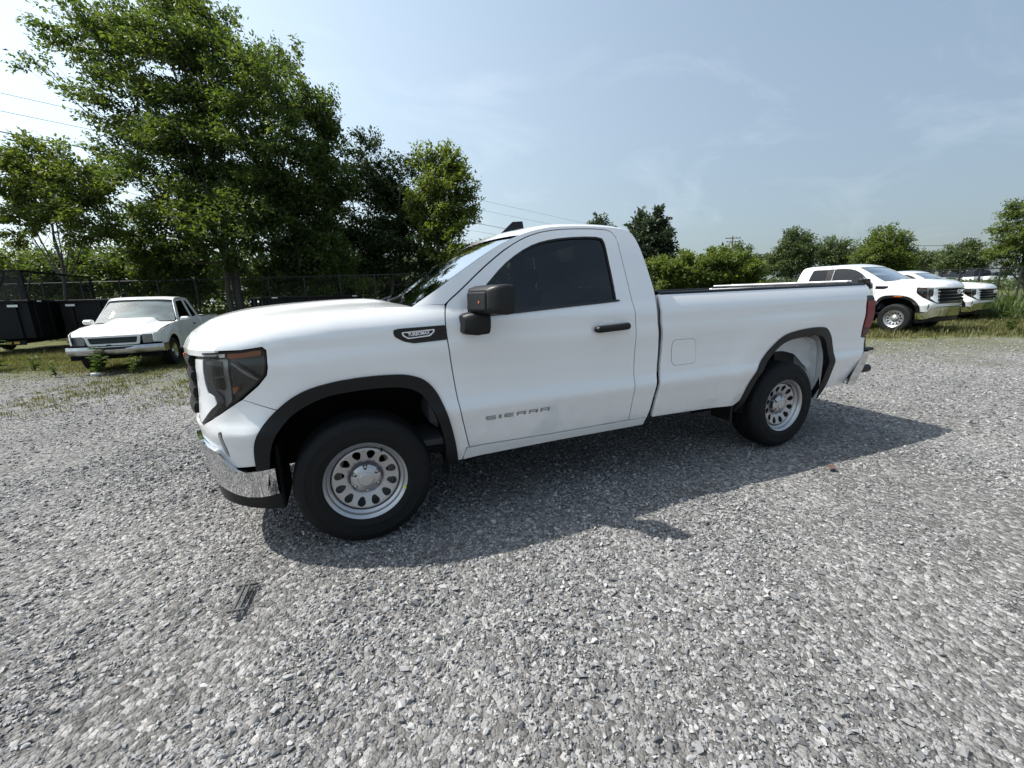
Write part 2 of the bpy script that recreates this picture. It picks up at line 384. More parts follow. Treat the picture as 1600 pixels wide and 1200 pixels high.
# side section: drop from nominal half width
_ZP=np.array([.30,.40,.46,.56,.66,.715,.745,.775,.82,.90,1.0,1.06,1.11,1.15,1.20])
_DP=np.array([-.098,-.070,-.048,-.024,-.005,.009,.0145,.008,-.007,-.0155,-.0125,-.006,.0010,.0020,-.004])
def _sp(z):
    # smooth piecewise: average linear interp over small window
    r=0
    for k,wt in zip((-2,-1,0,1,2),(.1,.2,.4,.2,.1)): r=r+wt*np.interp(z+k*.008,_ZP,_DP)
    return r
def drop(s,z):
    s=np.asarray(s,float);z=np.asarray(z,float)
    zs=np.interp(s,*ZS)
    d=_sp(np.minimum(z,zs)-(zs-1.268)*sstep(.9,1.25,z))
    t=np.maximum(z-zs,0)
    soft=.03; ts=np.sqrt(t*t+soft*soft)-soft
    k=3.2-2.2*sstep(.2,.75,s)
    up=-(.24*ts+.06*t+k*t*t)
    # greenhouse replaces the quadratic above the belt on the cab
    cab=sstep(.25,.5,s)*(1-sstep(2.092,2.098,s))
    tb=np.maximum(z-1.36,0)
    t0=1.36-zs
    tm=np.minimum(t,np.maximum(t0,0)); tms=np.sqrt(tm*tm+soft*soft)-soft
    upb=-(.24*tms+.06*tm+k*tm*tm)-.26*tb-.10*tb*tb
    d=d+np.where(z>1.36,(1-cab)*up+cab*upb,up)
    # wheel-arch swell
    for xc,zc,rx,rz in ((.01,.40,.60,.66),(3.50,.42,.66,.70)):
        r=np.sqrt(np.abs((s-xc)/rx)**2.6+np.abs((z-zc)/rz)**2.6+1e-9)**(1/1.3)
        d=d+.014*np.exp(-((r-.93)/.16)**2)*(z>.2)
    # front end: lean back a little below and above
    fr=1-sstep(-.95,-.55,s)
    d=d*(1-fr)+fr*(-.012-.25*np.maximum(z-1.12,0)**1.3-.10*np.maximum(.62-z,0)+.02*np.exp(-((z-.80)/.13)**2))
    return d
def BP(s,z,off=0.):
    s=np.asarray(s,float);z=np.asarray(z,float)
    x,w=plan(s);x2,w2=plan(s+.01);x1,w1=plan(s-.01)
    tx,tw=x2-x1,w2-w1;n=np.hypot(tx,tw);nx,nw=-tw/n,tx/n
    d=drop(s,z)+off
    return np.stack(np.broadcast_arrays(x+nx*d,-(w+nw*d),z),-1)

# ------------------------------------------------------------------ wheel (shared by the late-model pickups)
def build_wheel(parent, loc, left=True, sticker=True, proto={}):
    "outer face towards -y; the right-hand wheels are turned round"
    if 'p' not in proto:
        w_ = empty('wheel')
        R_ = .392
        prof = [(.229, -.118), (.238, -.124), (.250, -.128), (.270, -.133), (.2725, -.1355), (.2755, -.1345), (.300, -.137), (.325, -.1365), (.327, -.139), (.331, -.1385), (.345, -.134), (.362, -.126), (.376, -.115), (.3835, -.103),
                (.388, -.092), (.391, -.078), (.3915, -.058), (.382, -.057), (.382, -.049), (.392, -.048), (.3925, -.012), (.383, -.011), (.383, .011), (.3925, .012), (.392, .048), (.382, .049), (.382, .057), (.3915, .058),
                (.391, .078), (.388, .092), (.376, .115), (.345, .134), (.300, .137), (.250, .128), (.229, .118), (.215, .06), (.215, -.06)]
        n = 144; v = []; f = []; m = len(prof)
        for i, (r, h) in enumerate(prof):
            for k in range(n):
                a = 2*PI*k/n; rr = r
                if r > .374 and (k % 4 == 0) and abs(h) > .075: rr -= .004
                elif r > .386 and (k % 4 == 2) and abs(h) > .012: rr -= .004
                v.append((rr*math.cos(a), h, rr*math.sin(a)))
        for i in range(m):
            j = (i+1) % m
            for k in range(n): f.append((i*n+k, j*n+k, j*n+(k+1) % n, i*n+(k+1) % n))
        mesh_obj('tyre', v, f, 'tread_rubber', w_, sharp=28)
        # rim barrel
        rim = MB().lathe([(.150, .10), (.205, .10), (.207, -.055), (.200, -.060), (.197, -.078), (.203, -.088), (.213, -.094), (.2155, -.108), (.219, -.116), (.2275, -.121), (.2345, -.1265), (.2365, -.122), (.2345, -.114), (.225, -.108), (.222, .10), (.205, .115)], 96).build('rim', 'silver', w_, sharp=40)
        # pressed disc with twelve windows
        def disc(u, v):
            r = np.hypot(u, v)
            h = .0655+.0185*np.clip((r-.112)/.068, 0, 1)-.006*np.clip((.118-r)/.02, 0, 1)**2
            return np.stack([u, -h, v], -1)
        circle = [(.1815*math.cos(2*PI*k/96), .1815*math.sin(2*PI*k/96)) for k in range(96)]
        inner = [(.100*math.cos(2*PI*k/64), .100*math.sin(2*PI*k/64)) for k in range(64)][::-1]
        MB().lathe([(.0, -.050), (.086, -.050), (.090, -.052), (.095, -.0585), (.100, -.0603)], 64, cap=False).build('hub_plate', 'silver', w_)
        MB().lathe([(.1815, -.0840), (.186, -.0835), (.190, -.080), (.1935, -.070), (.1965, -.060), (.200, -.050)], 96, cap=False).build('disc_edge', 'silver', w_)
        holes = []
        for k in range(12):
            a0 = 2*PI*(k+.5)/12
            q = [(.121, -.07), (.121, .07), (.146, .150), (.166, .150), (.178, .05), (.178, -.05), (.166, -.150), (.146, -.150)]
            hp = round_poly([(r*math.cos(a0+t), r*math.sin(a0+t)) for r, t in q], .010, 3)
            holes.append(hp[::-1])
        d = panel('disc', [circle, inner]+holes, disc, 'silver', w_, step=.011, thick=.006, flip=False, back=True)
        # hub cover with six lug notches
        gear = []
        for k in range(72):
            a = 2*PI*k/72; ph = ((k+6) % 12)
            rr = .0860 if ph not in (0, 1, 11) else .060
            gear.append((rr*math.cos(a), rr*math.sin(a)))
        def capsurf(u, v):
            r = np.hypot(u, v); h = .1000-.30*np.clip(r-.045, 0, 1)-2.2*np.clip(r-.068, 0, 1)**1.5; return np.stack([u, -h, v], -1)
        cap = panel('hub_cap', [gear], capsurf, 'cap_silver', w_, step=.006, thick=.036)
        MB().lathe([(.0, -.1075), (.030, -.1070), (.0405, -.1055), (.0435, -.1030), (.0445, -.0985)], 40).build('cap_dome', 'cap_silver', w_)
        for k in range(6):
            a = 2*PI*(k*12+6)/72
            MB().lathe([(.0, -.086), (.008, -.085), (.0095, -.080), (.0095, -.055)], 8, c=(.073*math.cos(a), 0, .073*math.sin(a))).build('lug_nut', 'cap_silver', w_)
        MB().tube([(.196*math.cos(1.02), -.07, .196*math.sin(1.02)), (.188*math.cos(1.02), -.108, .188*math.sin(1.02))], [.006, .004], 8).build('valve_stem', 'rubber_seal', w_)
        MB().lathe([(.06, .09), (.13, .09), (.135, .02), (.128, -.005), (.06, -.01)], 32).build('brake_drum', 'under_black', w_)
        proto['p'] = w_
    src = proto['p']
    first = src.parent is None and not proto.get('used')
    o = src if first else copy_tree(src)
    proto['used'] = True
    o.parent = parent; o.location = loc; o.rotation_euler = (0, random.uniform(0, 1) if not left else 0, 0 if left else PI)
    return o

# ------------------------------------------------------------------ late-model pickup
ARCH_F = [(-.546, .556), (-.526, .685), (-.490, .770), (-.437, .838), (-.357, .907), (-.259, .960), (-.148, .988), (-.018, 1.003), (.151, 1.006), (.285, .994), (.375, .955), (.438, .879), (.495, .724), (.537, .548), (.556, .410)]
ARCH_FI = [(-.498, .425), (-.470, .600), (-.450, .670), (-.413, .745), (-.353, .819), (-.270, .874), (-.156, .917), (-.025, .932), (.145, .935), (.257, .922), (.338, .884), (.388, .815), (.448, .667), (.478, .512), (.485, .369)]
ARCH_R = [(2.960, .400), (3.005, .500), (3.053, .640), (3.145, .795), (3.284, .925), (3.420, 1.018), (3.603, 1.056), (3.857, 1.068), (3.970, 1.050), (4.058, .965), (4.098, .820), (4.106, .660), (4.092, .500), (4.062, .375)]
ARCH_RI = [(3.030, .380), (3.089, .568), (3.160, .730), (3.292, .860), (3.425, .952), (3.582, .990), (3.785, 1.000), (3.905, .986), (3.975, .925), (4.012, .800), (4.023, .640), (4.015, .500), (3.992, .392)]
DOOR_A = [(.634, .490), (.600, .640), (.577, .753), (.554, .950), (.534, 1.126), (.524, 1.257), (.530, 1.330), (.545, 1.380), (.574, 1.409), (.616, 1.440), (.821, 1.605), (1.012, 1.732), (1.156, 1.796), (1.301, 1.829), (1.499, 1.846), (1.690, 1.848), (1.770, 1.836), (1.806, 1.795), (1.820, 1.700), (1.835, 1.550), (1.852, 1.400), (1.864, 1.300), (1.872, 1.200), (1.878, 1.000), (1.873, .770), (1.868, .620), (1.866, .490)]
WINDOW = [(.664, 1.365), (.700, 1.402), (.789, 1.480), (.950, 1.624), (1.145, 1.735), (1.340, 1.782), (1.640, 1.800), (1.695, 1.790), (1.713, 1.745), (1.722, 1.550), (1.735, 1.364), (1.360, 1.342), (.986, 1.318), (.700, 1.302), (.664, 1.318)]
WS_EDGE = [(.345, 1.374), (.486, 1.462), (.697, 1.596), (.877, 1.704), (1.018, 1.775), (1.065, 1.795)]
ROOF_EDGE = [(1.065, 1.795), (1.156, 1.824), (1.300, 1.854), (1.500, 1.868), (1.720, 1.870), (1.880, 1.858), (1.935, 1.842)]
CAB_REAR = [(2.018, .430), (2.050, .540), (2.065, .700), (2.085, .850), (2.092, .980), (2.080, 1.100), (2.066, 1.220), (2.060, 1.300), (2.066, 1.400), (2.040, 1.550), (2.003, 1.715), (1.970, 1.800), (1.935, 1.842)]
HOOD_T = [(-.662, 1.194), (-.640, 1.224), (-.600, 1.254), (-.447, 1.297), (-.300, 1.326), (-.141, 1.350), (.056, 1.370), (.200, 1.376), (.345, 1.374)]

def inset(poly, d):
    P_ = np.array(poly, float); keep = [0]
    for i in range(1, len(P_)):
        if np.linalg.norm(P_[i]-P_[keep[-1]]) > 1e-4: keep.append(i)
    P_ = P_[keep]; nx_ = np.roll(P_, -1, 0); pv = np.roll(P_, 1, 0)
    area = .5*np.sum(P_[:, 0]*nx_[:, 1]-nx_[:, 0]*P_[:, 1]); sg = 1 if area > 0 else -1
    e1 = P_-pv; e2 = nx_-P_; e1 /= np.linalg.norm(e1, axis=1)[:, None]; e2 /= np.linalg.norm(e2, axis=1)[:, None]
    n1 = np.stack([-e1[:, 1], e1[:, 0]], 1)*sg; n2 = np.stack([-e2[:, 1], e2[:, 0]], 1)*sg
    b = n1+n2; b /= np.maximum(.5, np.sum(b*b, 1)/2)[:, None]
    return [tuple(q) for q in P_+b*d]
# block letters: strokes as rectangles in a unit cell
BLOCK = {'S': [(0, .80, 1, 1), (0, .40, 1, .60), (0, 0, 1, .20), (0, .48, .18, .92), (.82, .08, 1, .52)], 'I': [(0, 0, 1, 1)], 'E': [(0, .80, 1, 1), (0, .40, .92, .60), (0, 0, 1, .20), (0, .10, .18, .90)],
         'R': [(0, .80, 1, 1), (0, .36, 1, .56), (0, 0, .18, .70), (.82, .44, 1, .90), (.74, 0, .97, .36)], 'A': [(0, .80, 1, 1), (0, .30, 1, .48), (0, 0, .18, .90), (.82, 0, 1, .90)]}
def block_text(word, wide, gap, thin=.3):
    v = []; f = []; x = 0
    for ch in word:
        wd = wide*(thin if ch == 'I' else 1)
        for (a, b, c, d) in BLOCK[ch]:
            k = len(v); n = 3
            for i in range(n+1): v += [(x+wd*(a+(c-a)*i/n), b, 0), (x+wd*(a+(c-a)*i/n), d, 0)]
            f += [(k+2*i, k+2*i+2, k+2*i+3, k+2*i+1) for i in range(n)]
        x += wd+gap
    v = np.array(v); v[:, 0] /= x-gap
    return v, f
def offset_line(line, d):
    P_ = np.array(line, float); t = np.gradient(P_, axis=0); t /= np.linalg.norm(t, axis=1)[:, None]
    return [tuple(q) for q in P_+np.stack([-t[:, 1], t[:, 0]], 1)*d]

def pickup(name, loc, rz, sc=1., ext=0., full=True, hd=False):
    root = empty(name, loc, rz, sc)
    step = .032 if full else .06
    def smap(s): return np.minimum(s, 1.6)+np.maximum(0, s-1.6-ext)
    def S(side, off=0.):
        sg = 1. if side < 0 else -1.
        def fn(s, z):
            s = np.asarray(s, float); m = smap(s); p = BP(m, z, off); p = p.copy(); p[..., 0] += s-m; p[..., 1] *= sg; return p
        return fn
    def sh(line): return [(a+(ext if a > 1.6 else 0), b) for a, b in line]
    def pan(nm, loops, mat, side, parent=None, off=0., thick=.014, st=None, back=False):
        return panel(nm, loops, S(side, off), mat, parent or root, step=st or step, thick=thick, flip=side > 0, back=back)
    door_l = spline(DOOR_A, 3)
    cab_rear = sh(spline(CAB_REAR, 3))
    # body shell root of the sides
    for side in (-1, 1):
        # --- front fender
        top = spline(HOOD_T, 3)
        fend = spline([(-.398, .873)]+[p for p in ARCH_F if p[0] > -.37], 3)
        fend += [(.562, .404), (.584, .404), (.611, .49)]+[(a-.007, b) for a, b in door_l if b <= 1.37 and a < .7]
        fend += [(.530, 1.381), (.44, 1.384)]+top[::-1]
        fend += [(-.524, 1.195), (-.424, 1.206), (-.407, 1.188), (-.410, 1.098), (-.421, 1.058), (-.470, 1.005), (-.557, .938)]
        fo = pan('front_fender', [fend], 'paint', side)
        # --- fascia below the lamp
        slot = round_poly([(-.715, .765), (-.688, .773), (-.680, .628), (-.690, .615), (-.707, .638)], .008, 2)
        fas = [(-.401, .8695)]+[p for p in ARCH_F[:4][::-1]]+[(-.552, .572), (-.655, .562), (-.704, .580), (-.737, .652), (-.82, .680), (-.913, .692), (-1.1, .70), (SN, .702), (SN, .775), (-1.1, .775), (-.92, .772), (-.852, .786), (-.759, .826), (-.686, .864), (-.588, .921), (-.5595, .9355)]
        fa = pan('front_fascia', [fas, slot], 'paint', side)
        pan('fascia_slot', [round_poly([(-.725, .78), (-.675, .78), (-.665, .60), (-.72, .60)], .01, 2)], 'gloss_black', side, fa, off=-.022, thick=0)
        # --- chrome bumper and air dam
        bmp = [(-.452, .553), (-.600, .542), (-.655, .548), (-.702, .592), (-.732, .654), (-.765, .668), (-.82, .677), (-.92, .684), (-1.2, .687), (SN, .687), (SN, .45), (-1.2, .45), (-.95, .456), (-.806, .425), (-.72, .392), (-.649, .376), (-.56, .376), (-.466, .386)]
        pan('front_bumper', [bmp], 'chrome', side, off=.022, thick=.07)
        dam = [(-.455, .382), (-.56, .369), (-.649, .368), (-.73, .387), (-.82, .420), (-.95, .448), (SN, .442), (SN, .320), (-.95, .320), (-.80, .315), (-.68, .295), (-.47, .276)]
        pan('air_dam', [dam], 'black_plastic', side, off=.002, thick=.05)
        # --- headlamp
        hl = spline([(-.429, 1.199), (-.415, 1.184), (-.418, 1.098), (-.430, 1.061)], 3)+[(-.480, 1.011), (-.588, .928), (-.686, .871), (-.759, .833), (-.852, .793), (-.890, .800), (-.902, .850), (-.898, .950), (-.876, 1.060), (-.838, 1.178), (-.641, 1.185), (-.528, 1.188)]
        lamp = pan('headlight', [hl], 'gloss_black', side, off=-.045, thick=.01)
        pan('lens', [hl], 'lens_glass', side, lamp, off=-.003, thick=.004)
        pan('lamp_surround', [hl, inset(hl, .009)[::-1]], 'gloss_black', side, lamp, off=-.001, thick=.04)
        pan('running_light', [round_poly([(-.845, 1.146), (-.752, 1.148), (-.772, 1.02), (-.762, .972), (-.715, .952), (-.706, .915), (-.757, .882), (-.80, .845), (-.862, .800), (-.888, .808), (-.892, .90), (-.878, 1.03)], .012, 3)], 'lamp_white', side, lamp, off=.002, thick=.04)
        pan('chrome_brow', [round_poly([(-.832, 1.178), (-.61, 1.181), (-.612, 1.158), (-.836, 1.152)], .006, 2)], 'chrome', side, lamp, off=-.008, thick=.03)
        pan('lamp_reflector', [round_poly([(-.745, 1.145), (-.690, 1.145), (-.618, 1.148), (-.642, .925), (-.692, .888), (-.690, .95), (-.745, .985)], .01, 2)], 'lamp_grey', side, lamp, off=-.034, thick=.02)
        pan('lamp_lens_block', [round_poly([(-.722, 1.135), (-.655, 1.137), (-.660, 1.06), (-.728, 1.055)], .008, 2)], 'gloss_black', side, lamp, off=-.026, thick=.02)
        pan('lamp_lens_block', [round_poly([(-.730, 1.045), (-.662, 1.05), (-.668, .985), (-.738, .992)], .008, 2)], 'gloss_black', side, lamp, off=-.026, thick=.02)
        pan('marker_amber', [round_poly([(-.602, 1.177), (-.438, 1.189), (-.436, 1.162), (-.600, 1.148)], .008, 2)], 'amber_lens', side, lamp, off=-.010, thick=.02)
        pan('marker_amber', [round_poly([(-.616, 1.000), (-.575, 1.004), (-.600, .972), (-.620, .962)], .006, 2)], 'amber_lens', side, lamp, off=-.022, thick=.02)
        for k, (z0, s0) in enumerate(((1.128, -.590), (1.098, -.560))):
            MB().tube([tuple(S(side, -.026)(a, b)) for a, b in ((s0, z0), (s0+.045, z0-.035), (s0+.09, z0-.066))], [.010, .012, .008], 8).build('lamp_element', 'lamp_grey', lamp)
        # --- fender vent and badge
        vent = round_poly([(.221, 1.252), (.250, 1.259), (.519, 1.266), (.526, 1.181), (.330, 1.172), (.275, 1.186), (.226, 1.216)], .012, 3)
        vo = pan('fender_vent', [vent], 'gloss_black', side, off=.004, thick=.012, st=.03)
        b1 = [(.266, 1.238), (.452, 1.247), (.452, 1.232), (.425, 1.208), (.300, 1.199), (.272, 1.217)]
        b2 = [(.274, 1.233), (.444, 1.241), (.444, 1.233), (.420, 1.214), (.304, 1.205), (.281, 1.219)]
        if full or hd is False:
            pan('badge_frame', [round_poly(b1, .006, 2), round_poly(b2, .005, 2)[::-1]], 'badge_white', side, vo, off=.009, thick=.005, st=.02)
        if full:
            tv, tf = text_mesh('TURBOMAX', 0, .03)
            def tpos(a, b, sd=side):
                uu = a if sd < 0 else 1-a
                s_ = .300+.124*uu; return S(sd, .0105)(s_, 1.2125+.0205*b+.0075*uu)
            mesh_obj('lettering', [tpos(p[0], p[1]) for p in tv], tf if side < 0 else [q[::-1] for q in tf], 'badge_white', vo, smooth=False)
        # --- door, glass, mirror, handle
        dl = offset_line(door_l, 0)
        win = spline(WINDOW[:8], 3)+[(1.708, 1.765), (1.716, 1.72), (1.726, 1.55), (1.735, 1.372), (1.728, 1.3645)]+WINDOW[11:]
        dr = pan('door', [door_l+[(1.2, .484)], win[::-1]], 'paint', side, thick=.05)
        pan('window_seal', [win, inset(win, .011)[::-1]], 'rubber_seal', side, dr, off=-.004, thick=.02)
        pan('window_glass', [win], 'tint_glass', side, dr, off=-.016, thick=0, st=.06)
        beltm = [(.70, 1.299), (.986, 1.3145), (1.36, 1.3385), (1.748, 1.3605), (1.758, 1.366), (1.750, 1.3725), (1.36, 1.352), (.986, 1.329), (.70, 1.313)]
        pan('belt_moulding', [round_poly(beltm, .004, 2)], 'rubber_seal', side, dr, off=.006, thick=.02)
        pan('mirror_sail', [[(.666, 1.36), (.72, 1.41), (.80, 1.478), (.815, 1.46), (.80, 1.31), (.70, 1.304), (.666, 1.322)]], 'black_plastic', side, dr, off=-.008, thick=.01)
        pan('door_trim', [[(.66, .50), (.60, .8), (.56, 1.2), (.57, 1.33), (1.84, 1.37), (1.86, 1.2), (1.86, .5)]], 'cloth', side, dr, off=-.075, thick=0, st=.1)
        hs = S(side)
        pan('handle_cup', [round_poly([(1.585, 1.155), (1.585, 1.222), (1.745, 1.228), (1.745, 1.16)], .03, 4)], 'paint', side, dr, off=.0025, thick=.004, st=.02)
        hp = [tuple(hs(a, b)+np.array([0, side*o_, 0])) for a, b, o_ in ((1.530, 1.181, .012), (1.550, 1.182, .030), (1.60, 1.184, .038), (1.67, 1.187, .038), (1.745, 1.190, .034), (1.79, 1.192, .024), (1.803, 1.192, .012))]
        MB().tube(hp, [.015, .024, .024, .0235, .024, .025, .018], 10).build('door_handle', 'black_plastic', dr)
        MB().tube([tuple(hs(1.783, 1.191)+np.array([0, side*.038, 0])), tuple(hs(1.783, 1.191)+np.array([0, side*.046, 0]))], .008, 10).build('key_lock', 'cap_silver', dr)
        if full:
            ob = offset_line(door_l, .022); ib = offset_line(door_l, -.022)
            pan('seam_backing', [ob+ib[::-1]], 'gap_dark', side, off=-.03, thick=0, st=.06)  # dark sheet added behind the door seams so no daylight shows through
        # nameplate low on the door
        tv, tf = block_text('SIERRA', 1., .30)
        if full:
            def npos(a, b, sd=side):
                uu = a if sd < 0 else 1-a; bb = b
                return S(sd, .003)(.740+.448*uu, .655+.026*bb+.006*uu)
            mesh_obj('nameplate', [npos(p[0], p[1]) for p in tv], tf if side < 0 else [q[::-1] for q in tf], 'badge_grey', dr, smooth=False)
        # mirror
        mir = MB()
        def mb(a, b, bev=.02): mir.box((a[0], min(a[1]*side, b[1]*side), a[2]), (b[0], max(a[1]*side, b[1]*side), b[2]), bev)
        def lofted(secs, bev=.025):
            v = []; f = []
            for (x, ya, yb, za, zb) in secs:
                q = round_poly([(ya, za), (yb, za), (yb, zb), (ya, zb)], bev, 3)
                v += [(x+.030+.34*max(0, a-1.03), side*a, b) for a, b in q]
            n_ = 16
            for i in range(len(secs)-1):
                for k in range(n_): f.append((i*n_+k, i*n_+(k+1) % n_, (i+1)*n_+(k+1) % n_, (i+1)*n_+k))
            f.append(tuple(range(n_))); f.append(tuple((len(secs)-1)*n_+k for k in range(n_))[::-1])
            if side < 0: f = [q[::-1] for q in f]
            return v, f
        v, f = lofted([(.610, 1.060, 1.235, 1.345, 1.455), (.622, 1.040, 1.262, 1.332, 1.470), (.655, 1.030, 1.282, 1.322, 1.480), (.70, 1.025, 1.284, 1.318, 1.484), (.728, 1.03, 1.284, 1.322, 1.480), (.735, 1.04, 1.278, 1.33, 1.472)])
        mh = mesh_obj('mirror', v, f, 'mirror_plastic', root, sharp=50)
        v, f = lofted([(.602, 1.062, 1.215, 1.352, 1.440), (.606, 1.055, 1.222, 1.347, 1.446), (.625, 1.055, 1.222, 1.347, 1.446)], .012)
        mesh_obj('mirror_cap', v, f, 'black_plastic', mh, sharp=50)
        MB().lathe([(.0, 0), (.007, .001), (.007, .004)], 12, axis='x', c=(.675, side*1.165, 1.390)).build('turn_lamp', 'red_mark', mh)
        v, f = lofted([(.7365, 1.045, 1.272, 1.336, 1.466), (.7375, 1.045, 1.272, 1.336, 1.466)], .02); mesh_obj('mirror_glass', v, f, 'chrome', mh)
        v, f = lofted([(.575, .985, 1.070, 1.222, 1.315), (.59, .975, 1.090, 1.207, 1.325), (.64, .97, 1.115, 1.200, 1.335), (.70, .97, 1.115, 1.205, 1.337), (.715, .975, 1.10, 1.225, 1.33)], .03); mesh_obj('mirror_arm', v, f, 'black_plastic', mh, sharp=50)
        # --- rocker and cab side
        rk = [(.592, .404), (.60, .440), (.618, .480), (1.2, .476), (1.70+ext, .480), (2.028+ext, .484), (2.016+ext, .425), (1.3, .420)]
        pan('rocker_panel', [rk], 'paint', side, off=.003, thick=.06)
        dtop = [(a-.0, b+.007) if .62 < a < 1.75 else (a, b) for a, b in door_l]
        loop = [(1.875, .490)]
        if ext > 0: loop = [(2.42+ext-.68, .490)]
        doorback = [(a+.007, b) for a, b in door_l if a > 1.805]
        arch = [(a+(-.004 if a < 1. else 0), b+.0075) for a, b in door_l if 1.385 < b and a < 1.79]
        if ext > 0:
            RD = sh(spline([(1.868, .49), (1.873, .77), (1.878, 1.0), (1.872, 1.2), (1.864, 1.3), (1.852, 1.40), (1.835, 1.55), (1.82, 1.70), (1.806, 1.795), (1.77, 1.836), (1.69, 1.848)], 3))
            RD = [(a-.02, b) for a, b in RD]
            rear_door = [(a+.008, b) for a, b in door_l if a > 1.80][::-1]+[(1.80, 1.80), (1.82, 1.842), (1.9, 1.850)]+RD[::-1]
            rw = round_poly([(1.92, 1.372), (1.90, 1.55), (1.895, 1.75), (1.92, 1.790), (1.56+ext, 1.796), (1.64+ext, 1.78), (1.70+ext, 1.55), (1.72+ext, 1.39)], .03, 3)
            rdo = pan('rear_door', [rear_door, rw[::-1]], 'paint', side, thick=.05)
            pan('window_glass', [rw], 'rear_glass', side, rdo, off=-.014, thick=0, st=.06)
            pan('window_pillar', [[(1.744, 1.372), (1.735, 1.55), (1.725, 1.745), (1.70, 1.797), (1.915, 1.797), (1.90, 1.55), (1.915, 1.38)]], 'mirror_plastic', side, rdo, off=.004, thick=.01)
            doorback = [(a+.008, b) for a, b in RD if b < 1.80]
            arch = [(a-.004 if a < 1 else a, b+.0075) for a, b in door_l if 1.385 < b and a < 1.70]+[(1.9, 1.858), (1.66+ext, 1.857), (1.75+ext, 1.846), (1.79+ext, 1.803)]
            doorback = doorback[::-1]
        else:
            arch += [(1.778, 1.843), (1.813, 1.800)]
        roof_e = sh(spline(ROOF_EDGE, 3)); ws_e = spline(WS_EDGE, 3)
        loop = (doorback[-1:] if False else [])+cab_rear+roof_e[::-1][1:]+ws_e[::-1][1:]+[(.44, 1.3845), (.532, 1.3845)]+arch+doorback+[(1.875+(ext-.02 if ext else 0), .49)]
        loop[0] = (2.026+ext, .487)
        pan('cab_side', [loop], 'paint', side, thick=.02)
        # --- bed side
        bed = [(2.112, 1.402), (2.106, 1.30), (2.108, 1.216), (2.122, 1.10), (2.128, .981), (2.120, .85), (2.104, .72), (2.092, .60), (2.087, .480), (2.334, .477), (2.601, .472), (2.80, .466), (2.930, .462)]
        bed += spline(ARCH_R[1:-1], 3)+[(4.2, .476), (4.405, .490), (4.440, .545), (4.50, .640), (4.565, .745), (4.600, .800), (4.618, .920), (4.548, .930), (4.540, 1.10), (4.538, 1.326), (4.612, 1.340), (4.610, 1.395), (4.585, 1.424), (3.244, 1.414)]
        bs = pan('bed_side', [sh(bed)], 'paint', side, thick=.02)
        fuel = round_poly([(2.213, 1.066), (2.425, 1.062), (2.452, 1.02), (2.462, .885), (2.43, .868), (2.245, .868), (2.222, .90)], .05, 5)
        if side < 0:
            fu2 = [(2.335+(a-2.335)*.978, .967+(b-.967)*.975) for a, b in fuel]
            pan('fuel_door', [sh(fu2)], 'paint', side, bs, off=.0018, thick=.004)
            pan('fuel_door_gap', [sh(fuel), sh(fu2)[::-1]], 'gap_dark', side, bs, off=.0006, thick=0)
        cap = sh([(2.112, 1.400), (3.244, 1.412), (4.585, 1.422), (4.585, 1.431), (3.244, 1.423), (2.112, 1.411)])
        # rail cap, inner wall
        rc = MB()
        for (x0, x1) in ((2.115+ext, 4.57+ext),):
            def rcf(a, b):
                x = x0+(x1-x0)*a; zt = np.interp(x-ext, [2.1, 3.244, 4.585], [1.401, 1.413, 1.424]); wo = -float(BP(x-ext, zt-.004)[1])
                prof_ = [(wo+.002, zt-.012), (wo+.001, zt+.004), (wo-.014, zt+.014), (wo-.085, zt+.014), (wo-.095, zt+.004), (wo-.095, zt-.03)]
                q = prof_[b]; return (x, side*q[0], q[1])
            rc.grid(rcf, np.linspace(0, 1, 12), range(6))
        ro = rc.build('rail_cap', 'black_plastic', bs, sharp=60)
        iw = MB().grid(lambda x, z: (x+ext, side*(-float(BP(x, 1.40)[1])-.093-.02*(1.39-z)), z), np.linspace(2.12, 4.56, 6), [.86, 1.0, 1.2, 1.395]).build('inner_wall', 'paint', bs)
        # tail lamp
        tl = sh([(4.549, .934), (4.620, .926), (4.668, .955), (4.690, 1.12), (4.690, 1.290), (4.662, 1.322), (4.543, 1.322), (4.545, 1.10)])
        tlo = pan('tail_light', [round_poly(tl, .01, 2)], 'gloss_black', side, off=-.012, thick=.03)
        pan('tail_lens', [round_poly(sh([(4.562, 1.02), (4.672, 1.02), (4.682, 1.13), (4.682, 1.275), (4.56, 1.275)]), .01, 2)], 'red_lens', side, tlo, off=.004, thick=.02)
        pan('tail_lens', [round_poly(sh([(4.562, .95), (4.618, .942), (4.655, .965), (4.67, 1.01), (4.562, 1.01)]), .01, 2)], 'dark_red_lens', side, tlo, off=.003, thick=.02)
        pan('corner_seal', [sh([(4.622, .93), (4.605, .80), (4.70, .80), (4.70, .93)])], 'gloss_black', side, tlo, off=-.03, thick=.01)
        # --- arch mouldings
        for nm, ao, ai in (('arch_moulding', ARCH_F, ARCH_FI), ('arch_moulding', ARCH_R, ARCH_RI)):
            lp = spline(ao, 4)+spline(ai, 4)[::-1]
            pan(nm, [sh(lp)], 'black_plastic', side, off=.012, thick=.045, st=.022)
        if hd:
            pan('side_marker', [round_poly([(-.13, .985), (.06, .99), (.06, .965), (-.13, .960)], .006, 2)], 'amber_lens', side, off=.022, thick=.014)
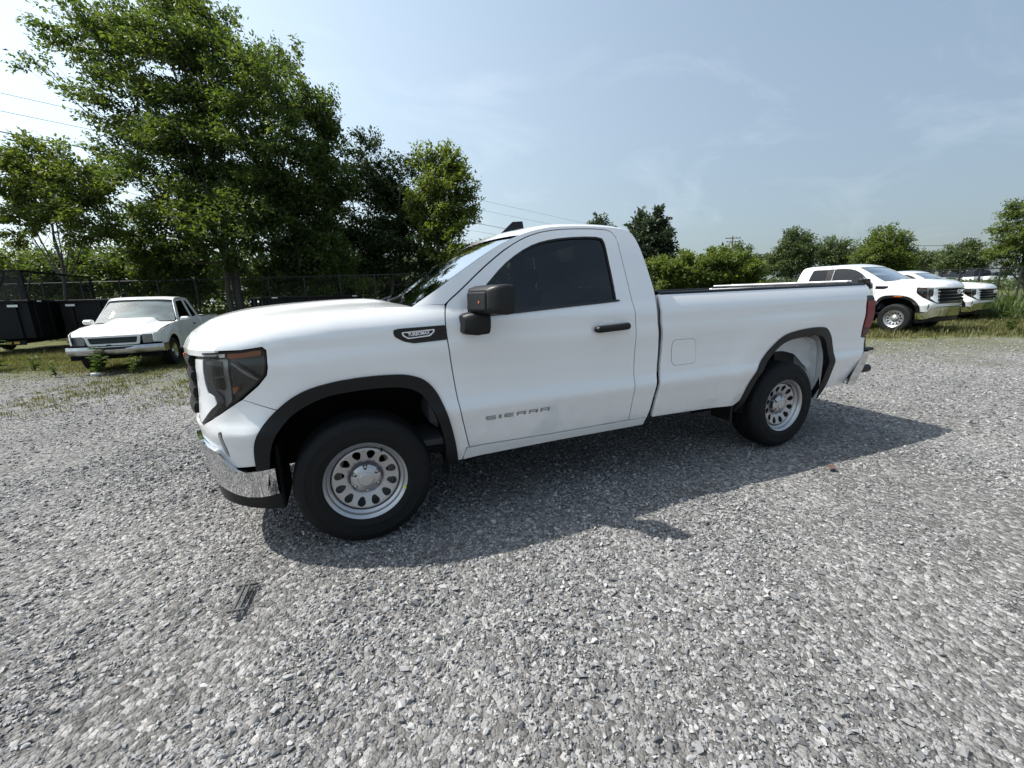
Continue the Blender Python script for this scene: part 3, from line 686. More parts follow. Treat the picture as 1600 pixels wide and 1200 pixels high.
        # --- wheel-well liners
        for k, (ai, mat_) in enumerate(((ARCH_FI, 'under_black'), (ARCH_RI, 'under_black'))):
            pts = [(p[0]+(ext if p[0] > 1.6 else 0), p[1]) for p in spline(ai, 3)]
            cxm = sum(p[0] for p in pts)/len(pts)
            ln = MB()
            half = len(pts)
            def lf(i, j):
                a, b = pts[i]; g = [0, .03, .30, .46][j]; k2 = [1, 1.015, 1.03, .97][j]
                return (cxm+(a-cxm)*k2, side*(.985-g), .4+(b-.4)*k2)
            if k == 0: ln.grid(lf, range(half), range(4))
            else:
                mid = [i for i in range(half) if pts[i][0]-ext > 3.6][0]
                ln.grid(lf, range(mid+1), range(4))
                ln2 = MB().grid(lf, range(mid, half), range(4))
            ln.add([lf(i, 3) for i in range(half)], [tuple(range(half))])
            lo_ = ln.build('wheel_well', mat_, root)
            if k == 1: ln2.build('wheel_well_skin', 'paint_inner', lo_)
            if k == 1:
                # bare painted inner panel in the rear quarter
                ip = MB()
                pr = [(3.60, .962), (3.78, .975), (3.90, .960), (3.962, .915), (3.995, .80), (4.005, .62), (3.99, .47)]
                prs = spline(pr, 4)
                def ipf(i, j):
                    a, b = prs[i]; g = [.045, .10, .16, .215][j]; bulge = [.0, .004, .018, .05][j]+.010*math.sin(i*1.3)*(j in (1, 2))
                    return (a+ext-bulge*1.2, side*(.985-g), b-bulge*(.6 if b > .8 else 0))
                ip.grid(ipf, range(len(prs)), range(4)); ip.build('inner_panel', 'paint_inner', lo_)
                skp = [(3.45, .86), (3.60, .955), (3.84, 1.0), (4.2, 1.0), (4.3, .86), (4.3, .45), (4.13, .46), (4.06, .567), (3.93, .70), (3.78, .82), (3.62, .86)]
                def sks(u, v, sd=side): return np.stack([u+ext, sd*(.875-.012*np.sin(v*34)*sstep(3.85, 4.0, u)), v], -1)
                panel('inner_skin', [round_poly(skp, .04, 3)], sks, 'paint_inner', lo_, step=.03, thick=.006, flip=side > 0, back=True)
    # ---------------- hood
    he = spline(HOOD_T, 3); hx = [p[0] for p in he]; hz_ = [p[1] for p in he]
    E = BP(np.array(hx), np.array(hz_))
    tpar = np.linspace(0, 1, len(he))
    def hood(t, v):
        t = np.asarray(t, float); v = np.asarray(v, float)
        xe = np.interp(t, tpar, E[:, 0]); we = -np.interp(t, tpar, E[:, 1])-.006; ze = np.interp(t, tpar, E[:, 2])
        a = np.abs(v)
        xf0 = np.interp(a*we, _C[:, 1][:400], _C[:, 0][:400])+.02
        xfE = xe[..., None][..., 0] if False else E[0, 0]
        f0 = np.interp(a, [0, .3, .6, .8, .92, 1], [-.925, -.920, -.880, -.806, -.735, E[0, 0]])
        r0 = np.interp(a, [0, .5, 1], [.215, .255, E[-1, 0]])
        tt = np.interp(t, tpar, (E[:, 0]-E[0, 0])/(E[-1, 0]-E[0, 0]))
        x = f0*(1-tt)+r0*tt
        crown = np.interp(tt, [0, .04, .12, .3, .6, .85, 1], [.0, .040, .072, .076, .060, .052, .035])
        ridge = .018*np.exp(-((a-.60)/.09)**2)+.006*np.exp(-((a-.30)/.10)**2)
        z = ze+crown*(1-a**2.4)+ridge*sstep(0.03, .22, tt)*(1-sstep(.93, 1., tt))
        z = z-.0*v
        return np.stack([x, v*we, z], -1)
    uv = round_poly([(0, -1), (1, -1), (1, 1), (0, 1)], .001, 1)
    v_, f_ = [], []
    us = np.concatenate([np.linspace(0, .12, 8), np.linspace(.15, 1, 22)]); vs_ = np.linspace(-1, 1, 49)
    G = hood(np.repeat(us, len(vs_)), np.tile(vs_, len(us))).reshape(len(us), len(vs_), 3)
    gb = MB(); m_ = len(vs_)
    gb.add(G.reshape(-1, 3), [(i*m_+j, (i+1)*m_+j, (i+1)*m_+j+1, i*m_+j+1) for i in range(len(us)-1) for j in range(m_-1)])
    for row in (G[0], G[-1], G[:, 0], G[:, -1]):
        n_ = len(row); low = row.copy(); low[:, 2] -= .03; gb.add(np.vstack([row, low]), [(i, i+1, n_+i+1, n_+i) for i in range(n_-1)])
    hood_o = gb.build('hood', 'paint', root, sharp=50)
    # ---------------- windshield, cowl, wipers
    W = BP(*np.array(spline(WS_EDGE, 4)).T)
    wp = np.linspace(0, 1, len(W))
    def shield(u, v, off=0.):
        u = np.asarray(u, float); v = np.asarray(v, float)
        x = np.interp(u, wp, W[:, 0]); y = np.interp(u, wp, W[:, 1]); z = np.interp(u, wp, W[:, 2]); a = np.abs(v)
        return np.stack([x-.085*(1-a**2.0)-off*.5, v*(-y-.004), z+.020*(1-a**2)+off*.85], -1)
    us = np.linspace(0, 1, 14); vs_ = np.linspace(-1, 1, 25)
    def gridobj(nm, fn, us, vs_, mat, par):
        G = fn(np.repeat(us, len(vs_)), np.tile(vs_, len(us))); m = len(vs_)
        return mesh_obj(nm, G, [(i*m+j, (i+1)*m+j, (i+1)*m+j+1, i*m+j+1) for i in range(len(us)-1) for j in range(m-1)], mat, par)
    wso = gridobj('windshield', lambda a, b: shield(a, b, -.006), us, vs_, 'shield_glass', root)
    gridobj('shade_band', lambda a, b: shield(a, b, -.003), np.linspace(.965, 1, 3), vs_, 'gloss_black', wso)
    gridobj('lower_band', lambda a, b: shield(a, b, -.003), np.linspace(0, .035, 3), vs_, 'gloss_black', wso)
    for sg in (-1, 1): gridobj('edge_band', lambda a, b: shield(a, b*sg, -.003), us, np.linspace(.968, 1, 3), 'gloss_black', wso)
    cw = MB().grid(lambda t, v: tuple(np.array([(1-t)*np.interp(abs(v), [0, .5, 1], [.205, .245, .34])+t*float(shield(0., v)[0]+.0), v*.905, 1.372+.022*(1-v*v)-.012*math.sin(t*PI)])), np.linspace(0, 1, 5), np.linspace(-1, 1, 17)).build('cowl', 'black_plastic', root)
    for y0 in (-.56, .08):
        arm = MB().tube([(.26, y0, 1.405), (.31, y0+.03, 1.425), (.40, y0+.22, 1.452), (.43, y0+.34, 1.470)], [.014, .010, .007, .006], 6).build('wiper', 'rubber_seal', root)
        MB().tube([(.345, y0-.03, 1.418), (.395, y0+.25, 1.449), (.44, y0+.52, 1.463)], .008, 6).build('wiper_blade', 'rubber_seal', arm)
    # ---------------- roof
    re_ = spline(ROOF_EDGE, 4); Re = BP(*np.array(re_).T); rp = np.linspace(0, 1, len(re_)); Re[:, 0] += np.where(Re[:, 0] > 1.6, ext, 0)
    def roof(u, v):
        u = np.asarray(u, float); v = np.asarray(v, float); a = np.abs(v)
        x = np.interp(u, rp, Re[:, 0]); y = -np.interp(u, rp, Re[:, 1]); z = np.interp(u, rp, Re[:, 2])
        cr_ = np.interp(u, [0, .15, .4, .8, .95, 1], [.018, .030, .048, .046, .030, .016])
        lip = .016*(sstep(1, .93, a) if False else np.clip((1-a)/.08, 0, 1)**.6)
        return np.stack([x-(.085*(1-a**2.0))*(1-u)+.02*(1-a**2)*u, v*(y-.001), z+cr_*(1-a**2.2)+lip*np.minimum(1, u*8+.2)], -1)
    ro = gridobj('roof', roof, np.linspace(0, 1, 26), np.concatenate([np.linspace(-1, -.9, 8), np.linspace(-.87, .87, 23), np.linspace(.9, 1, 8)]), 'paint', root)
    fin = MB(); fo_ = [(1.22, 1.885), (1.375, 2.022), (1.462, 2.028), (1.478, 1.885)]
    fin.add([(x, -w_, z) for (x, z), w_ in zip(fo_, (.012, .012, .016, .04))]+[(x, w_, z) for (x, z), w_ in zip(fo_, (.012, .012, .016, .04))], [(0, 1, 2, 3)[::-1], (4, 5, 6, 7), (0, 1, 5, 4), (1, 2, 6, 5), (2, 3, 7, 6)])
    if not hd: fin.build('antenna_fin', 'gloss_black', ro, smooth=False)
    MB().box((1.86+ext, -.19, 1.90), (1.93+ext, .19, 1.915), .004).build('cargo_lamp', 'dark_red_lens', ro)
    # ---------------- cab rear wall
    cr2 = np.array(CAB_REAR); CRr = BP(cr2[:, 0], cr2[:, 1]); CRr[:, 0] += ext
    def rear(v, k):
        x, y, z = CRr[k]; a = abs(v)
        return (x-.012+.0*a+.015*(1-a**4), v*(-y-.003), z+.045*(1-a**2.2)*(k == len(CRr)-1))
    rw_ = MB(); rw_.grid(lambda k, v: rear(v, k), range(len(CRr)), np.linspace(-1, 1, 15)); rwo = rw_.build('rear_wall', 'paint', root)
    MB().prism(round_poly([(-.62, 1.47), (.62, 1.47), (.58, 1.78), (-.58, 1.78)], .04, 3), 0, .01, 'x').build('rear_window', 'rear_glass', rwo).location = (2.055+ext, 0, 0)
    # ---------------- cabin
    ins = MB().box((.42, -.86, .60), (.72, .86, 1.27), .04).box((.35, -.84, 1.20), (.66, .84, 1.365), .05); ins.build('dashboard', 'cloth', root)
    MB().box((.3, -.88, .48), (1.98+ext, .88, .54)).build('cabin_floor', 'cloth', root)
    for y0 in (-.40, .40):
        st = MB().box((1.10, y0-.28, .55), (1.62, y0+.28, .92), .06).build('front_seat', 'cloth', root)
        MB().tube([(1.52, y0, .90), (1.62, y0, 1.12), (1.69, y0, 1.46)], [.24, .25, .19], 10).build('seat_back', 'cloth', st)
        MB().tube([(1.665, y0-.12, 1.585), (1.665, y0+.12, 1.585)], [.085, .085], 10).build('headrest', 'cloth', st)
    MB().box((1.86+ext, -.84, .55), (1.90+ext, .84, 1.46), .01).build('cabin_back_trim', 'cloth', root)
    MB().grid(lambda a, b: (1.10+(.82+ext)*a, b*.74, 1.80+.05*math.sin(a*PI)+.03*(1-b*b)), np.linspace(0, 1, 6), np.linspace(-1, 1, 5)).build('headliner', 'cloth', root)
    sw = MB(); 
    ring = [(.86+.06*math.cos(t)*.0+.075*math.sin(t)*-1*.0+.10*math.sin(t)*.55, -.40+.185*math.cos(t), 1.16+.185*math.sin(t)*.86) for t in np.linspace(0, 2*PI, 25)]
    sw.tube(ring, .016, 6, cap=False).tube([(.62, -.40, 1.05), (.84, -.40, 1.15)], .035, 8); sw.build('steering_wheel', 'cloth', root)
    # ---------------- bed floor, bulkhead, tailgate
    MB().box((2.155+ext, -.50, .80), (4.53+ext, .50, .86)).box((2.155+ext, -.90, .80), (2.90+ext, -.505, .86)).box((2.155+ext, .505, .80), (2.90+ext, .90, .86)).build('bed_floor', 'paint', root)
    MB().box((2.118+ext, -.93, .62), (2.15+ext, .93, 1.392), .005).build('bed_bulkhead', 'paint', root)
    tg = MB().box((4.535+ext, -.875, .93), (4.600+ext, .875, 1.432), .008).build('tailgate', 'paint', root)
    MB().box((4.530+ext, -.815, 1.4325), (4.598+ext, .815, 1.448), .005).build('tailgate_cap', 'black_plastic', tg)
    MB().box((4.545+ext, -.800, 1.4485), (4.625+ext, .800, 1.468), .009).build('tailgate_lip', 'paint', tg)
    for sg in (-1, 1):
        MB().box((2.905+ext, min(sg*.50, sg*.90), 1.04), (4.20+ext, max(sg*.50, sg*.90), 1.07), .01).box((2.905+ext, min(sg*.50, sg*.52), .865), (4.20+ext, max(sg*.50, sg*.52), 1.039)).box((2.905+ext, min(sg*.521, sg*.90), .80), (2.925+ext, max(sg*.521, sg*.90), 1.039)).box((4.205+ext, min(sg*.505, sg*.90), .80), (4.53+ext, max(sg*.505, sg*.90), .86)).build('wheelhouse', 'paint', root, smooth=False)
    # ---------------- rear bumper
    rb = MB()
    sec = [(4.415, .488), (4.445, .545), (4.505, .640), (4.57, .745), (4.605, .79), (4.70, .79), (4.665, .70), (4.61, .60), (4.55, .50), (4.49, .47)]
    def rbf(v, k):
        x, z = sec[k]; a = abs(v); xx = x-.02+.13*(1-max(0, (a-.80)/.20)**1.6 if a > .80 else 1)
        return (xx+ext, v*(1.008 if a > .999 else 1.0), z)
    rb.grid(rbf, np.concatenate([np.linspace(-1, -.8, 7), np.linspace(-.7, .7, 5), np.linspace(.8, 1, 7)]), list(range(len(sec)))+[0])
    for sg in (-1, 1): rb.add([(rbf(sg, k)) for k in range(len(sec))], [tuple(range(len(sec)))])
    rbo = rb.build('rear_bumper', 'chrome', root, sharp=50)
    MB().box((4.66+ext, -.97, .565), (4.83+ext, .97, .640), .02).build('step_pad', 'black_plastic', rbo)
    MB().box((4.60+ext, -1.0, .792), (4.76+ext, 1.0, .822), .01).build('bumper_top_pad', 'black_plastic', rbo)
    # ---------------- grille
    gr = MB()
    for side in (-1, 1):
        gr.grid(lambda s_, z: tuple(S(side, -.05)(s_, z)), np.linspace(SN, -.86, 14), np.linspace(.775, 1.185, 6))
    gro = gr.build('grille', 'gloss_black', root)
    for k, z in enumerate((1.130, 1.045, .960, .875)):
        bar = MB()
        ss = np.linspace(-.91, SN, 14)
        pl = [tuple(S(-1, .0)(s_, z)) for s_ in ss]+[tuple(S(1, .0)(s_, z)) for s_ in ss[::-1][1:]]
        v = []; f = []; q = [(-.04, -.030), (.016, -.026), (.022, 0), (.016, .026), (-.04, .030)]
        for i, p in enumerate(pl):
            sd = -1 if i < len(ss) else 1; s_ = ss[i] if i < len(ss) else ss[::-1][i-len(ss)+1]
            for dx, dz in q: v.append(tuple(S(sd, dx)(s_, z+dz)))
        for i in range(len(pl)-1):
            for j in range(4): f.append((i*5+j, (i+1)*5+j, (i+1)*5+j+1, i*5+j+1))
        f += [tuple(range(5)), tuple((len(pl)-1)*5+k for k in range(5))[::-1]]
        mesh_obj('grille_bar', v, f, 'under_black' if hd else 'black_plastic', gro, sharp=40)
    for side in (-1, 1):
        pan('grille_surround', [[(-.842, 1.184), (-.880, 1.06), (-.902, .95), (-.906, .85), (-.895, .80), (-.94, .785), (-.95, 1.184)]], 'chrome' if hd else 'gloss_black', side, gro, off=-.012, thick=.04)
    tv, tf = text_mesh('GMC', .12, .01)
    mesh_obj('emblem', [(-.985-.012*p[2], .21-.42*p[0], 1.01+.12*p[1]) for p in tv], tf, 'badge_white' if hd else 'red_mark', gro, smooth=False)
    # ---------------- chassis
    ch = MB()
    for sg in (-1, 1): ch.box((-.75, sg*.46-.05, .42), (4.5+ext, sg*.46+.05, .58))
    ch.box((-.70, -.52, .40), (.45, .52, .98)).box((.3, -.90, .455), (2.0+ext, .90, .50)).box((2.12+ext, -.48, .70), (4.5+ext, .48, .79)).box((4.36+ext, -.85, .50), (4.42+ext, .85, .78))
    ch.tube([(3.546+ext, -.80, .385), (3.546+ext, .80, .385)], .05, 10).box((3.40+ext, -.14, .26), (3.70+ext, .14, .52), .04).tube([(0, -.78, .34), (0, .78, .34)], .045, 8)
    for sg in (-1, 1): ch.box((2.9+ext, sg*.56-.03, .30), (4.2+ext, sg*.56+.03, .345))
    ch.tube([(1.0, .3, .40), (2.6+ext, .32, .40), (3.1+ext, .62, .44), (4.3+ext, .66, .46)], .035, 8).box((2.4+ext, -.42, .34), (3.2+ext, -.10, .60), .05)
    ch.box((-.66, -.82, .42), (-.53, .82, 1.16)).box((-.52, -.52, .99), (.30, .52, 1.10))  # inner black boxes added to stop sun leaking through the nose
    ch.build('chassis', 'under_black', root)
    for sg in (-1, 1):
        MB().box((-.452, sg*.77-.16, .29), (-.432, sg*.77+.16, .66), .006).build('front_deflector', 'under_black', root)
        mf = MB().box((.50, sg*.86-.10, .30), (.515, sg*.86+.10, .60)).build('mud_guard', 'black_plastic', root)
        MB().box((2.93+ext, sg*.86-.10, .32), (2.95+ext, sg*.86+.10, .66)).build('mud_guard', 'black_plastic', root)
    # ---------------- wheels
    for x in (0, 3.546+ext):
        for sg in (-1, 1):
            o = build_wheel(root, (x, sg*.868, .386), sg < 0)
    return root

# ------------------------------------------------------------------ ground
def lot_edge(x, y): return y+.37*x-8.8          # > 0: grass beyond the gravel lot
def gz(x, y):
    x = np.asarray(x, float); y = np.asarray(y, float)
    h = .010*np.sin(1.1*x+.7*y)+.008*np.sin(-1.7*x+2.3*y+1)+.006*np.sin(3.1*x+1.9*y+2)+.004*np.sin(5.3*x-4.1*y)
    near = 1-np.clip((np.hypot(x, y)-14)/10, 0, 1)
    return h*near-.012
def noise2(x, y, seed=0, sc=1.):
    r = np.random.default_rng(100+seed); o = 0
    for k in range(7):
        a = r.uniform(0, 2*PI); f = sc*r.uniform(.6, 1.9)*(1.35**k)/2; o = o+np.sin(f*(x*math.cos(a)+y*math.sin(a))+r.uniform(0, 6.28))/(1.2**k)
    return o/3.2
def ground_material():
    m, t, b = new_mat('gravel_ground'); L_ = t.links.new; N = t.nodes.new
    tc = N('ShaderNodeTexCoord')
    vor = N('ShaderNodeTexVoronoi'); vor.inputs['Scale'].default_value = 42; vor.inputs['Randomness'].default_value = 1
    vor2 = N('ShaderNodeTexVoronoi'); vor2.inputs['Scale'].default_value = 95
    for v in (vor, vor2): L_(tc.outputs['Object'], v.inputs['Vector'])
    sep = N('ShaderNodeSeparateColor'); L_(vor.outputs['Color'], sep.inputs[0])
    ramp = N('ShaderNodeValToRGB'); e = ramp.color_ramp.elements
    e[0].position = 0; e[0].color = (.13, .127, .122, 1); e[1].position = 1; e[1].color = (.46, .45, .435, 1)
    q = e.new(.5); q.color = (.225, .219, .210, 1); q = e.new(.85); q.color = (.33, .325, .32, 1)
    L_(sep.outputs[0], ramp.inputs[0])
    n1 = N('ShaderNodeTexNoise'); n1.inputs['Scale'].default_value = .55; n1.inputs['Detail'].default_value = 6; n1.inputs['Roughness'].default_value = .65; L_(tc.outputs['Object'], n1.inputs['Vector'])
    mr = N('ShaderNodeMapRange'); mr.inputs[1].default_value = .3; mr.inputs[2].default_value = .7; mr.inputs[3].default_value = .56; mr.inputs[4].default_value = .90; L_(n1.outputs['Fac'], mr.inputs[0])
    mul = N('ShaderNodeMix'); mul.data_type = 'RGBA'; mul.blend_type = 'MULTIPLY'; mul.inputs[0].default_value = 1
    L_(ramp.outputs[0], mul.inputs[6]); L_(mr.outputs[0], mul.inputs[7])
    # soil and thatch past the lot edge
    sx = N('ShaderNodeSeparateXYZ'); L_(tc.outputs['Object'], sx.inputs[0])
    a = N('ShaderNodeMath'); a.operation = 'MULTIPLY_ADD'; a.inputs[1].default_value = .37; L_(sx.outputs['X'], a.inputs[0]); L_(sx.outputs['Y'], a.inputs[2])
    n2 = N('ShaderNodeTexNoise'); n2.inputs['Scale'].default_value = .5; n2.inputs['Detail'].default_value = 8; n2.inputs['Roughness'].default_value = .7; L_(tc.outputs['Object'], n2.inputs['Vector'])
    c_ = N('ShaderNodeMath'); c_.operation = 'MULTIPLY_ADD'; c_.inputs[1].default_value = 9; L_(n2.outputs['Fac'], c_.inputs[0]); L_(a.outputs[0], c_.inputs[2])
    g = N('ShaderNodeMapRange'); g.inputs[1].default_value = 9.6; g.inputs[2].default_value = 13.5; L_(c_.outputs[0], g.inputs[0])
    n3 = N('ShaderNodeTexNoise'); n3.inputs['Scale'].default_value = 3.2; n3.inputs['Detail'].default_value = 8; L_(tc.outputs['Object'], n3.inputs['Vector'])
    gr = N('ShaderNodeValToRGB'); e = gr.color_ramp.elements; e[0].position = .3; e[0].color = (.050, .062, .018, 1); e[1].position = .72; e[1].color = (.17, .155, .075, 1); q = e.new(.5); q.color = (.095, .105, .032, 1)
    L_(n3.outputs['Fac'], gr.inputs[0])
    mx_ = N('ShaderNodeMix'); mx_.data_type = 'RGBA'; L_(g.outputs[0], mx_.inputs[0]); L_(mul.outputs[2], mx_.inputs[6]); L_(gr.outputs[0], mx_.inputs[7]); L_(mx_.outputs[2], b.inputs['Base Color'])
    b.inputs['Roughness'].default_value = .93; b.inputs['Specular IOR Level'].default_value = .25
    ad = N('ShaderNodeMath'); ad.operation = 'MULTIPLY_ADD'; ad.inputs[1].default_value = .45; L_(vor2.outputs['Distance'], ad.inputs[0]); L_(vor.outputs['Distance'], ad.inputs[2])
    bp = N('ShaderNodeBump'); bp.invert = True; bp.inputs['Strength'].default_value = .9; bp.inputs['Distance'].default_value = .02; L_(ad.outputs[0], bp.inputs['Height']); L_(bp.outputs[0], b.inputs['Normal'])
    return m
gm = ground_material()
xs = np.concatenate([[-1500, -400, -120, -50], np.arange(-24, 24.1, .4), [50, 120, 400, 1500]]); ys = np.concatenate([[-400, -60, -16], np.arange(-8, 24.1, .4), [50, 120, 400, 1500]])
XX, YY = np.meshgrid(xs, ys, indexing='ij'); ZZ = gz(XX, YY)
gv = np.stack([XX, YY, ZZ], -1).reshape(-1, 3); m_ = len(ys)
tag(mesh_obj('ground', gv, [(i*m_+j, (i+1)*m_+j, (i+1)*m_+j+1, i*m_+j+1) for i in range(len(xs)-1) for j in range(m_-1)], gm), 'grey crushed stone lot running into rough grass', kind='structure')

# ------------------------------------------------------------------ loose gravel
def stone_material():
    m, t, b = new_mat('stone'); L_ = t.links.new; N = t.nodes.new
    oi = N('ShaderNodeObjectInfo'); ramp = N('ShaderNodeValToRGB'); e = ramp.color_ramp.elements
    e[0].position = 0; e[0].color = (.090, .093, .100, 1); e[1].position = 1; e[1].color = (.40, .397, .39, 1)
    for p, c in ((.3, (.150, .152, .157, 1)), (.6, (.245, .246, .248, 1)), (.85, (.325, .323, .320, 1)), (.96, (.355, .353, .348, 1))):
        q = e.new(p); q.color = c
    L_(oi.outputs['Random'], ramp.inputs[0])
    tc = N('ShaderNodeTexCoord'); n = N('ShaderNodeTexNoise'); n.inputs['Scale'].default_value = 3; n.inputs['Detail'].default_value = 5; L_(tc.outputs['Object'], n.inputs['Vector'])
    mr = N('ShaderNodeMapRange'); mr.inputs[3].default_value = .72; mr.inputs[4].default_value = 1.25; L_(n.outputs['Fac'], mr.inputs[0])
    mul = N('ShaderNodeMix'); mul.data_type = 'RGBA'; mul.blend_type = 'MULTIPLY'; mul.inputs[0].default_value = 1; L_(ramp.outputs[0], mul.inputs[6]); L_(mr.outputs[0], mul.inputs[7])
    L_(mul.outputs[2], b.inputs['Base Color']); b.inputs['Roughness'].default_value = .8; b.inputs['Specular IOR Level'].default_value = .35
    return m
stone_material()
import bmesh
pcol = bpy.data.collections.new('stone_shapes')
for k in range(14):
    bm = bmesh.new(); r = np.random.default_rng(40+k)
    for _ in range(13):
        d = r.normal(size=3); d /= np.linalg.norm(d); d *= r.uniform(.75, 1.0); bm.verts.new((d[0]*.5, d[1]*.5*r.uniform(.62, .85), d[2]*.5*r.uniform(.42, .7)))
    res = bmesh.ops.convex_hull(bm, input=bm.verts[:])
    bmesh.ops.delete(bm, geom=[v for v in res['geom_interior'] if isinstance(v, bmesh.types.BMVert)], context='VERTS')
    bmesh.ops.recalc_face_normals(bm, faces=bm.faces[:])
    me = bpy.data.meshes.new('stone_shape'); bm.to_mesh(me); bm.free(); me.materials.append(MATS['stone'])
    pcol.objects.link(bpy.data.objects.new('stone_shape', me))
def scatter_points(name, P_, S_, R_, I_, coll):
    me = bpy.data.meshes.new(name); me.vertices.add(len(P_)); me.vertices.foreach_set('co', P_.astype(np.float32).ravel())
    for nm, arr in (('scl', S_), ('rot', R_)):
        a = me.attributes.new(nm, 'FLOAT_VECTOR', 'POINT'); a.data.foreach_set('vector', arr.astype(np.float32).ravel())
    a = me.attributes.new('idx', 'INT', 'POINT'); a.data.foreach_set('value', I_.astype(np.int32))
    o = bpy.data.objects.new(name, me); COL.objects.link(o)
    ng = bpy.data.node_groups.new(name+'_scatter', 'GeometryNodeTree')
    ng.interface.new_socket('Geometry', in_out='INPUT', socket_type='NodeSocketGeometry'); ng.interface.new_socket('Geometry', in_out='OUTPUT', socket_type='NodeSocketGeometry')
    N = ng.nodes.new; gi = N('NodeGroupInput'); go = N('NodeGroupOutput'); ip = N('GeometryNodeInstanceOnPoints'); ci = N('GeometryNodeCollectionInfo')
    ci.inputs['Collection'].default_value = coll; ci.inputs['Separate Children'].default_value = True; ci.inputs['Reset Children'].default_value = True
    def na(nm, dt):
        q = N('GeometryNodeInputNamedAttribute'); q.data_type = dt; q.inputs[0].default_value = nm; return [s for s in q.outputs if s.enabled and s.name == 'Attribute'][0]
    e2r = N('FunctionNodeEulerToRotation')
    K = ng.links.new
    K(gi.outputs[0], ip.inputs['Points']); K(ci.outputs[0], ip.inputs['Instance']); ip.inputs['Pick Instance'].default_value = True
    K(na('idx', 'INT'), ip.inputs['Instance Index']); K(na('rot', 'FLOAT_VECTOR'), e2r.inputs[0]); K(e2r.outputs[0], ip.inputs['Rotation']); K(na('scl', 'FLOAT_VECTOR'), ip.inputs['Scale'])
    K(ip.outputs[0], go.inputs[0])
    md = o.modifiers.new('scatter', 'NODES'); md.node_group = ng
    return o
def tracks(x, y):
    "compacted wheel tracks crossing the lot"
    o = 0
    for c0, c1, c2 in ((-1.35, -.10, .012), (-3.0, -.12, .010), (-.2, .55, .0), (1.5, .50, .0)):
        yc = c0+c1*x+c2*x*x; o = np.maximum(o, np.exp(-((y-yc)/.20)**2))
    return o*(.6+.4*noise2(x, y, 21, 1.5))
def gravel():
    r = np.random.default_rng(9); Ps = []; Ss = []
    cx, cy = CAM[0], CAM[1]
    for d0, d1, dens, med, az in ((.6, 3.2, 5200, .0124, 1.45), (3.2, 5.5, 3000, .0140, 1.35), (5.5, 9, 1000, .0185, 1.3), (9, 16, 260, .024, 1.25)):
        n = int(dens*(d1*d1-d0*d0)*az)
        d = np.sqrt(r.uniform(d0*d0, d1*d1, n)); a = .395+r.uniform(-az, az, n)
        x = cx+d*np.sin(a); y = cy+d*np.cos(a)
        k = noise2(x, y, 3, 1.3)-1.1*tracks(x, y)                       # coarse and fine drifts
        keep = r.uniform(size=n) < np.clip(.78+.55*k, .28, 1)
        keep &= lot_edge(x, y)+2.2*noise2(x, y, 5, .9) < r.uniform(-3., 1., n)
        for wx in (0, 3.546):
            for wy in (.162, 1.898): keep &= ~((np.abs(x-wx) < .13) & (np.abs(y-wy) < .125))
        x, y, k = x[keep], y[keep], k[keep]; n = len(x)
        s = med*np.exp(r.normal(0, .45, n))*(1+.30*k); s = np.clip(s, .007, .042)
        big = r.uniform(size=n) < .012; s[big] *= 1.35
        z = gz(x, y)+s*r.uniform(-.02, .26, n)
        Ps.append(np.stack([x, y, z], 1)); Ss.append(s[:, None]*np.stack([r.uniform(.9, 1.5, n), r.uniform(.75, 1.15, n), r.uniform(.7, 1.1, n)], 1))
    P_ = np.vstack(Ps); S_ = np.vstack(Ss); n = len(P_)
    R_ = np.stack([r.normal(0, .35, n), r.normal(0, .35, n), r.uniform(0, 2*PI, n)], 1)
    o = scatter_points('gravel', P_, S_, R_, r.integers(0, 14, n), pcol)
    tag(o, 'loose grey crushed stone covering the lot', kind='stuff'); o.data.materials.append(MATS['stone'])
    return n
NSTONES = gravel()

# ------------------------------------------------------------------ fast mesh from arrays
def array_mesh(name, V, F, mat, parent=None, smooth=False):
    me = bpy.data.meshes.new(name); V = np.asarray(V, np.float32); F = np.asarray(F, np.int32)
    me.vertices.add(len(V)); me.vertices.foreach_set('co', V.ravel())
    k = F.shape[1]; me.loops.add(F.size); me.loops.foreach_set('vertex_index', F.ravel())
    me.polygons.add(len(F)); me.polygons.foreach_set('loop_start', np.arange(0, F.size, k, dtype=np.int32))
    me.materials.append(MATS[mat]); me.update(calc_edges=True)
    if smooth: me.polygons.foreach_set('use_smooth', np.ones(len(F), bool))
    o = bpy.data.objects.new(name, me); COL.objects.link(o)
    if parent is not None: o.parent = parent
    return o
def leaf_mat(name, cols, trans, tw=.4, rough=.5):
    m, t, b = new_mat(name); L_ = t.links.new; N = t.nodes.new; out = t.nodes['Material Output']
    g = N('ShaderNodeNewGeometry'); ramp = N('ShaderNodeValToRGB'); e = ramp.color_ramp.elements
    e[0].color = (*cols[0], 1); e[1].color = (*cols[-1], 1)
    for i, c in enumerate(cols[1:-1]): q = e.new((i+1)/(len(cols)-1)); q.color = (*c, 1)
    L_(g.outputs['Random Per Island'], ramp.inputs[0]); L_(ramp.outputs[0], b.inputs['Base Color'])
    b.inputs['Roughness'].default_value = rough; b.inputs['Specular IOR Level'].default_value = .35
    tr = N('ShaderNodeBsdfTranslucent'); mixc = N('ShaderNodeMix'); mixc.data_type = 'RGBA'; mixc.blend_type = 'MULTIPLY'; mixc.inputs[0].default_value = 1; mixc.inputs[7].default_value = (*trans, 1)
    L_(ramp.outputs[0], mixc.inputs[6]); L_(mixc.outputs[2], tr.inputs[0])
    ms = N('ShaderNodeMixShader'); ms.inputs[0].default_value = tw; L_(b.outputs[0], ms.inputs[1]); L_(tr.outputs[0], ms.inputs[2]); L_(ms.outputs[0], out.inputs[0])
    return m
